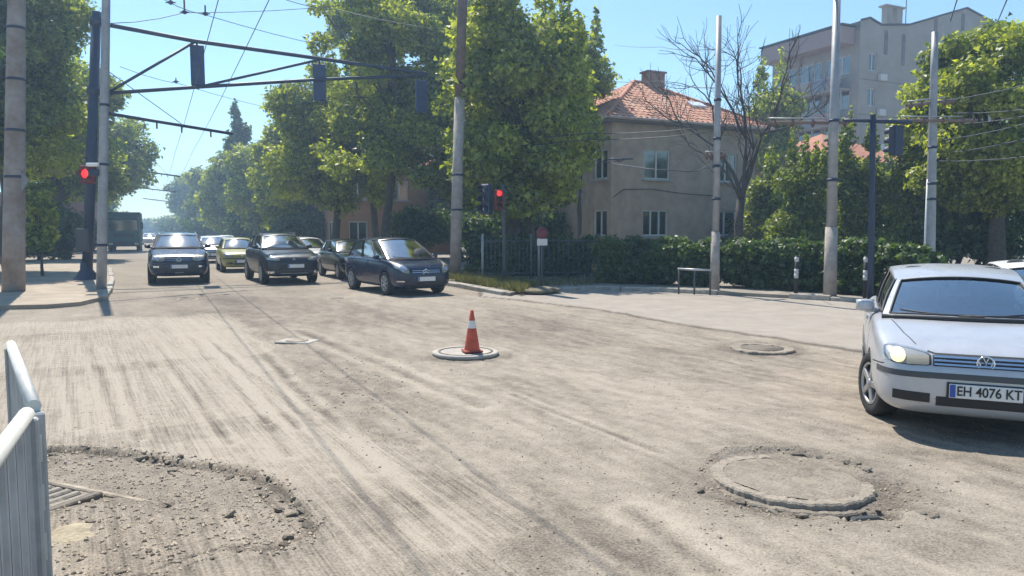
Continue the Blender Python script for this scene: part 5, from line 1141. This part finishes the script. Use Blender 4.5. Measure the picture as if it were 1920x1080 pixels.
for i, (a, b, Ya, Yb) in enumerate((((1760, 190), (1960, 150), 21, 16), ((1790, 212), (1960, 200), 21, 16), ((1800, 232), (1960, 210), 21, 15), ((1770, 262), (1960, 222), 21, 15), ((1790, 285), (1960, 250), 21, 15), ((1750, 302), (1960, 290), 21, 15))):
    wire([PY(*a, Ya), PY(*b, Yb)], "wire fanning out right of the rightmost pole, %s from the top" % ("first", "second", "third", "fourth", "fifth", "sixth")[i], .011, .05, "wires at the right edge")
for i, (a, b) in enumerate((((1782, 40), (1796, -5)), ((1870, 42), (1890, -5)))): wire([PY(*a, 24), PY(*b, 17)], ("wire rising to the top edge above the apartment gable", "wire rising to the top edge above the dome tree")[i], .014, 0, "wires at the right edge")
def insulator(u, v, Y, label, L_=.55):
    q = PY(u, v, Y); root = thing("line_insulator", q, 0, label, "insulator", "line insulators"); MB().tube([(0, 0, 0), (0, 0, L_)], .03, 8).build("rod", INS, root); MB().lathe([(.02, -.05), (.09, 0), (.09, .05), (.02, .09)], n=12).build("cap", DARKM, root); MB().tube([(-.16, 0, .02), (.16, 0, .02)], .02, 6).build("clamp", DARKM, root)
insulator(346, 24, 26, "hanging insulator at the top of the picture left of the contact wires", 1.2); insulator(320, 6, 25, "small insulator at the top edge near the grey lamp pole", .3); insulator(385, 27, 26, "small insulator above the nearest gantry signal", .3); insulator(330, 154, 36, "small wire clamp in the sky gap below the gantry arm", .2)
def cross_beam(u0, u1, v, Y, label, dv=0):
    a = PY(u0, v, Y); b = PY(u1, v + dv, Y + .4); root = thing("line_beam", a, 0, label, "line beam"); d = b - a
    WD = mat("beam_brown", (.20, .15, .13), .8, var=.3)
    MB().tube([(0, 0, 0), tuple(d)], .045, 8).build("beam", WD, root); MB().tube([(0, 0, .11), tuple(d * .8 + Vector((0, 0, .11)))], .018, 8).build("upper_rod", GALV, root)
    for f in (.08, .3, .55, .8, .95): MB().lathe([(.02, -.12), (.05, -.06), (.05, .02), (.02, .08)], tuple(d * f), 10).build("insulator", INS, root)
cross_beam(1440, 1592, 230, 19.2, "brown line beam with insulators across the forked lamp pole"); cross_beam(1688, 1832, 226, 20.5, "lower brown line beam across the rightmost pole"); cross_beam(1700, 1790, 198, 20.7, "upper short line beam across the rightmost pole", -10); cross_beam(1322, 1360, 292, 20.9, "short line beam on the slim steel pole")
q = PY(1162, 298, 23); root = thing("wire_crossing", q, 0, "trolley wire frog hanging before the house's upper floor", "wire fitting"); MB().tube([(-.4, 0, 0), (.4, 0, .0)], .03, 6).build("bar", WIREM, root); MB().tube([(-.15, 0, 0), (0, 0, -.07), (.18, 0, 0)], .025, 6).build("shoe", WIREM, root)

# ------------------------------------------------------------------ foreground: barrier, cone, manholes, grate, rubble
BARM = mat("barrier_grey", (.38, .395, .40), .6, var=.28, vscale=3, bump=.1); BARR = mat("barrier_rail_pale", (.56, .56, .52), .5, var=.12, vscale=5)
def barrier(a, b, h, label):
    a = Vector((a[0], a[1], 0)); b = Vector((b[0], b[1], 0)); d = b - a; L_ = d.length; root = thing("barrier_panel", a, math.atan2(d.y, d.x), label, "barrier", "grey site barrier panels")
    MB().tube([(0, 0, h), (L_, 0, h)], .028, 10).build("top_rail", BARR, root)
    n = int(L_ / .16); w = L_ / n
    for i in range(n):
        s = MB(); x0, x1 = i * w + .004, (i + 1) * w - .004; k = [(x0, 0), (x0 + .03, .0), (x0 + .045, -.018), (x1 - .045, -.018), (x1 - .03, 0), (x1, 0)]
        V = [(x, y, .16) for x, y in k] + [(x, y, h - .03) for x, y in k] + [(x, y + .012, .16) for x, y in k] + [(x, y + .012, h - .03) for x, y in k]; m_ = len(k)
        s.add(V, [(j, j + 1, m_ + j + 1, m_ + j) for j in range(m_ - 1)] + [(2 * m_ + j + 1, 2 * m_ + j, 3 * m_ + j, 3 * m_ + j + 1) for j in range(m_ - 1)]); s.build("slat", BARM, root)
    for x in (-.015, L_ + .015):
        po = MB().box((x, 0, (h - .02) / 2), (.05, .07, h - .02), bev=.008).build("post", BARM, root)
        for z in np.arange(.14, h - .1, .20): MB().box((x + (.027 if x > 0 else -.027), 0, float(z)), (.006, .04, .11)).build("hook_slot", BARR, po)
    for x in (.25, L_ - .25): MB().box((x, 0, .03), (.34, .07, .05), bev=.01).build("foot", BARM, root)
barrier((-1.85, 2.80), (-1.07, 1.14), 1.10, "near grey sheet barrier panel with pale top rail in the lower left corner")
barrier((-3.06, 4.52), (-1.90, 2.92), 1.10, "farther grey sheet barrier panel behind the near one at the left edge")
CONO = mat("cone_orange", (.58, .09, .04), .6, var=.35, vscale=8); CONW = mat("cone_white", (.72, .68, .64), .5, var=.12, vscale=9); CONB = mat("cone_base", (.30, .06, .035), .7)
zc_ = gz(CONE.x, CONE.y) + .035
OLDC = mat("old_concrete", (.35, .295, .23), .95, var=.4, vscale=5, bump=.7, bscale=22); PALEC = mat("pale_concrete", (.40, .37, .33), .9, var=.2, vscale=6, bump=.4)
IRON = mat("cast_iron", (.10, .085, .07), .8, col2=(.17, .14, .11), vscale=9, bump=.6, bscale=30)
root = thing("manhole_plate", (CONE.x, CONE.y, zc_ - .05), 0, "pale round manhole plate under the traffic cone", "manhole")
MB().lathe([(.0, .0), (.47, .0), (.485, .03), (.485, .052), (.46, .062), (.42, .062), (.41, .056), (0, .058)], n=48).build("plate", PALEC, root)
MB().lathe([(.40, .0585), (.40, .064), (.37, .064), (.37, .0585)], n=48).build("ring", IRON, root)
c0 = P(886, 663); root = thing("traffic_cone", (CONE.x + .10, CONE.y - .10, zc_ + .018), .3, "orange and white traffic cone standing on the pale manhole plate", "cone")
h = .60; rr = lambda z: .118 - (.118 - .022) * z / h
for a, b, m_, nm in ((.03, .345, CONO, "lower_sleeve"), (.345, .455, CONW, "white_band"), (.455, h, CONO, "upper_sleeve")): MB().lathe([(rr(a) + (.002 if m_ is CONW else 0), a), (rr(b) + (.002 if m_ is CONW else 0), b)] + ([(rr(b) * .6, b + .004), (rr(b) * .6, b - .06)] if b == h else []), n=28).build(nm, m_, root)
MB().box((0, 0, .015), (.27, .27, .03), bev=.012).build("base", CONB, root)
# big broken manhole in the right foreground
zm = gz(MANH.x, MANH.y)
root = thing("broken_manhole", (MANH.x, MANH.y, -.016), 0, "large raised concrete manhole with broken asphalt round it", "manhole"); rng = np.random.default_rng(9)
def rough_ring(r0, r1, z0, z1, n=64, amp=.012, a0=0, a1=2 * math.pi):
    m_ = MB(); V = []
    for k in range(n + 1):
        a = a0 + (a1 - a0) * k / n; j = (fbm(np.array([k * .9]), np.array([r1 * 9]), 3, 4)[0] - .5) * amp * 2; jz = (fbm(np.array([k * .7]), np.array([r1 * 5]), 3, 8)[0] - .5) * amp
        for r_, z in ((r0, z0), (r0, z1 + jz), (r1 - .012 + j, z1 + jz), (r1 + j, z1 - .012 + jz), (r1 + j * 1.6 + .01, z0)): V.append((r_ * math.cos(a), r_ * math.sin(a), z))
    fs = [(k * 5 + i, k * 5 + 5 + i, k * 5 + 6 + i, k * 5 + 1 + i) for k in range(n) for i in range(4)]
    m_.add(V, fs); return m_
rough_ring(.475, .565, -.13, .010, 130, .020, .75, 6.1).build("concrete_rim", ROADM, root); road_attrs(bpy.data.objects["concrete_rim"].data, .86)
dm = MB(); V = []; nR, nA = 10, 48
for i in range(nR + 1):
    for k in range(nA):
        r_ = .478 * i / nR; a = 2 * math.pi * k / nA; x, y = r_ * math.cos(a), r_ * math.sin(a); V.append((x, y, .010 + (fbm(np.array([x * 7 + 9]), np.array([y * 7 + 4]), 3, 6)[0] - .5) * .03))
dm.add(V, [(i * nA + k, i * nA + nA + k, i * nA + nA + (k + 1) % nA, i * nA + (k + 1) % nA) for i in range(nR) for k in range(nA)], smooth=True).build("cover", ROADM, root); road_attrs(bpy.data.objects["cover"].data, .62)
root.rotation_euler = (-.012, .022, 0)
rough_ring(.575, .64, -.12, -.03, 40, .02, math.pi * 1.08, math.pi * 1.62).build("lower_course", ROADM, root); road_attrs(bpy.data.objects["lower_course"].data, .55)
MB().box((.24, -.665, -.055), (.20, .07, .05), .2, bev=.015).build("cavity_shade_block", mat("cavity_shade_dark", (.03, .036, .036), .7, var=.3), root)  # near-black block added to paint the dark inside the cavity
# small manholes
root = thing("manhole_plate", (SMH.x, SMH.y, gz(SMH.x, SMH.y)), 0, "small pale manhole slab flush with the road left of the cone", "manhole")
MB().box((0, 0, .004), (.60, .40, .03), -.25, bev=.012).build("slab", PALEC, root); MB().lathe([(0, .018), (.17, .018), (.18, .024), (.15, .027), (0, .025)], n=28).build("lid", OLDC, root)
root = thing("manhole_plate", (BRK.x, BRK.y, gz(BRK.x, BRK.y) - .01), 0, "flat manhole ring in the rough asphalt before the silver hatchback", "manhole")
rough_ring(.33, .47, -.05, .035, 60, .035).build("broken_rim", ROADM, root); road_attrs(bpy.data.objects["broken_rim"].data, .7); MB().lathe([(0, .03), (.325, .03), (.33, .0)], n=40).build("lid", IRON, root)
for i, (u, v, w, lb) in enumerate(((352, 561, .42, "dark little pothole cover before the blue-black SUV"), (631, 560, .4, "dark little cover before the charcoal crossover"))):
    p = P(u, v); root = thing("valve_cover", (p.x, p.y, gz(p.x, p.y)), 0, lb, "valve cover"); MB().lathe([(0, .02), (w * .45, .02), (w * .5, .012), (w * .52, -.02)], n=22).build("lid", IRON, root); MB().lathe([(w * .53, -.02), (w * .6, .015), (w * .66, -.02)], n=22).build("frame", OLDC, root)
# storm drain grate in the dug-out hole
G0, G1, G2 = P(95, 905, -.05), P(352, 958, -.05), P(100, 985, -.05)
root = thing("storm_drain", (G0.x, G0.y, -.075), 0, "iron storm drain grate in its frame inside the dug-out hole", "drain")
ex = (G1 - G0); ex.z = 0; an = math.atan2(ex.y, ex.x); Lx = ex.length
M3 = Matrix.Rotation(an, 3, 'Z')
def gb(nm, c, s, m_, **k): return MB().box(M3 @ Vector(c), s, an, bev=k.get('bev', .01)).build(nm, m_, root)
gb("kerb_beam", (Lx * .5 - .10, .02, .012), (Lx + .34, .05, .03), OLDC, bev=.01)
gb("frame_side", (.56, -.30, .015), (.06, .56, .07), IRON); gb("frame_side", (-.10, -.30, .015), (.06, .56, .07), IRON); gb("frame_end", (.23, -.565, .015), (.58, .05, .07), IRON)
for i in range(6): gb("grate_bar", (-.02 + i * .10, -.29, .012), (.060, .48, .05), mat("dusty_iron", (.27, .24, .20), .9, var=.3, vscale=9, bump=.5), bev=.012)
gb("grate_cross", (.23, -.29, -.012), (.58, .05, .04), IRON)
MB().box(M3 @ Vector((.23, -.29, -.10)), (.6, .5, .02), an).build("pit_dark", UNDER, root)
gb("concrete_collar", (.74, -.34, -.020), (.24, .60, .045), OLDC, bev=.02)
def rock_mesh(seed, m_, sub=1):
    rng = np.random.default_rng(seed); bm = bmesh.new(); bmesh.ops.create_icosphere(bm, subdivisions=sub, radius=.5)
    for v in bm.verts: v.co *= .74 + .46 * rng.random(); v.co.z *= .62 if sub == 1 else .3
    if sub > 1:
        for v in bm.verts: v.co *= .36
    me = bpy.data.meshes.new("rock"); bm.to_mesh(me); bm.free(); me.materials.append(m_); return me
SANDB = mat("sand_block", (.36, .31, .22), .95, var=.25, vscale=8, bump=.8)
p = P(128, 1012, -.06); tag(link("sandstone_block", rock_mesh(131, SANDB, 2), None, (p.x, p.y, -.055)), "yellowish sandstone lump below the storm drain", "stone")
# broken asphalt chunks: the large ones singly, gravel as one mass
CHM = [mat("chunk_%d_asphalt" % i, c_, .95, var=.35, vscale=12, bump=.8, bscale=40) for i, c_ in enumerate(((.33, .28, .22), (.26, .22, .175), (.40, .34, .27)))]
ROCKS = [rock_mesh(100 + i, CHM[i % 3]) for i in range(12)]
rng = np.random.default_rng(33); chunks = []
def edge_pts(poly, i0, i1, n, spread, inward):
    out = []
    for _ in range(n):
        i = rng.integers(i0, i1); t = rng.random(); a, b = np.array(poly[i]), np.array(poly[i + 1]); p = a + (b - a) * t; d = (b - a) / np.linalg.norm(b - a); nn = np.array([d[1], -d[0]]); out.append(p + nn * (inward + abs(rng.normal()) * spread))
    return out
for p in edge_pts(HOLE, 1, 10, 26, .09, .0): chunks.append((p, .035 + .06 * rng.random() ** 2, "broken asphalt chunk along the edge of the dug-out hole", "asphalt chunks at the hole edge"))
for _ in range(18):
    a = rng.uniform(math.pi * 1.1, math.pi * 1.75); r_ = .62 + abs(rng.normal()) * .18; chunks.append((np.array([MANH.x + r_ * math.cos(a), MANH.y + r_ * math.sin(a)]), .035 + .05 * rng.random() ** 2, "stone chip lying round the large broken manhole", "chips round the manhole"))
for _ in range(8):
    a = rng.uniform(.15, 1.3); r_ = .60 + .05 * rng.random(); chunks.append((np.array([MANH.x + r_ * math.cos(a), MANH.y + r_ * math.sin(a)]), .04 + .05 * rng.random(), "dark asphalt crumb on the broken lip behind the large manhole", "crumbs behind the manhole"))
for _ in range(8):
    p = P(rng.uniform(150, 560), rng.uniform(905, 1070)); chunks.append((np.array([p.x, p.y]), .025 + .06 * rng.random() ** 2, "loose rubble piece on the floor of the dug-out hole", "rubble in the hole"))
cz = ground_fields(np.array([c[0][0] for c in chunks]), np.array([c[0][1] for c in chunks]))[0]
for (p, s_, lb, gr), z in zip(chunks, cz):
    o = link("rubble_stone", ROCKS[rng.integers(12)]); o.location = (p[0], p[1], z + s_ * .12); o.scale = (s_ * (1 + .7 * rng.random()), s_ * (1 + .5 * rng.random()), s_ * (.7 + .5 * rng.random())); o.rotation_euler = (rng.normal() * .25, rng.normal() * .25, rng.random() * 6.28); tag(o, lb, "stone", gr)
def gravel(n, name, label, sampler, smin, smax, m_):
    pts = sampler(n); n = len(pts); z = ground_fields(pts[:, 0], pts[:, 1])[0]; base = np.array([(1, 0, -.3), (-.5, .87, -.3), (-.5, -.87, -.3), (0, 0, .8)]); F_ = np.array([(0, 1, 3), (1, 2, 3), (2, 0, 3), (0, 2, 1)])
    s_ = smin + (smax - smin) * rng.random(n) ** 3; an = rng.random(n) * 6.283; sc = .6 + .8 * rng.random((n, 3)); V = base[None] * sc[:, None, :] * s_[:, None, None]
    V = V + (rng.random((n, 4, 3)) - .5) * .5 * s_[:, None, None]; x = V[:, :, 0] * np.cos(an)[:, None] - V[:, :, 1] * np.sin(an)[:, None]; y = V[:, :, 0] * np.sin(an)[:, None] + V[:, :, 1] * np.cos(an)[:, None]
    V = np.stack([x + pts[:, :1], y + pts[:, 1:2], V[:, :, 2] + (z + s_ * .1)[:, None]], 2).reshape(-1, 3); Q = (np.arange(n)[:, None, None] * 4 + F_[None]).reshape(-1, 3)
    tag(link(name, np_mesh(name, V, Q, m_)), label, "gravel", kind="stuff")
def s_all(n):
    q = np.stack([rng.uniform(-4.5, 6.5, n * 2), 3.4 + 9.0 * rng.random(n * 2) ** 1.4], 1); z, d, mil, itc, rub = ground_fields(q[:, 0], q[:, 1]); return q[(fbm(q[:, 0] * .8, q[:, 1] * .8, 3, 14) > .45 + .12 * mil) & (itc < .5)][:n]
def s_hole(n):
    lo, hi = np.array(HOLE).min(0), np.array(HOLE).max(0); q = lo + (hi - lo) * rng.random((n * 3, 2)); q = q[(poly_sdf(q[:, 0], q[:, 1], HOLE) > -.08) & (q[:, 1] > 3.4)]; return q[:n]
def s_man(n):
    a = rng.uniform(0, 2 * math.pi, n); r_ = .6 + np.abs(rng.normal(size=n)) * .28; q = np.stack([MANH.x + r_ * np.cos(a), MANH.y + r_ * np.sin(a)], 1); return q[(np.sin(a) < -.1) | (r_ < .66)]
gravel(7000, "loose_gravel", "fine loose gravel scattered over the milled road", s_all, .003, .013, CHM[0]); gravel(5200, "hole_rubble", "small broken asphalt covering the floor of the dug-out hole", s_hole, .005, .024, CHM[2]); gravel(1500, "manhole_rubble", "small stones spilled round the large broken manhole", s_man, .004, .02, CHM[0])
def s_patch(n):
    q = np.array([tuple(P(u, v)[:2]) for u, v in zip(rng.normal(650, 80, n), rng.normal(715, 30, n))]); return q
gravel(300, "road_crumbs", "dark asphalt crumbs on the unmilled patch left of the cone", s_patch, .006, .024, CHM[0])

# ------------------------------------------------------------------ hazy air
def haze():
    me = MB().box((-60, 190, 15.0), (700, 480, 34)); o = me.build("haze", bpy.data.materials.new("haze_air")); m_ = o.data.materials[0]; m_.use_nodes = True; nt = m_.node_tree; nt.nodes.clear()
    out = nt.nodes.new("ShaderNodeOutputMaterial"); v = nt.nodes.new("ShaderNodeVolumePrincipled"); v.inputs["Color"].default_value = (.50, .72, 1.0, 1); v.inputs["Density"].default_value = HAZE; v.inputs["Anisotropy"].default_value = .45
    nt.links.new(v.outputs[0], out.inputs["Volume"]); tag(o, "thin bright haze in the air over the street", "haze", kind="stuff")
HAZE = .0022
haze()
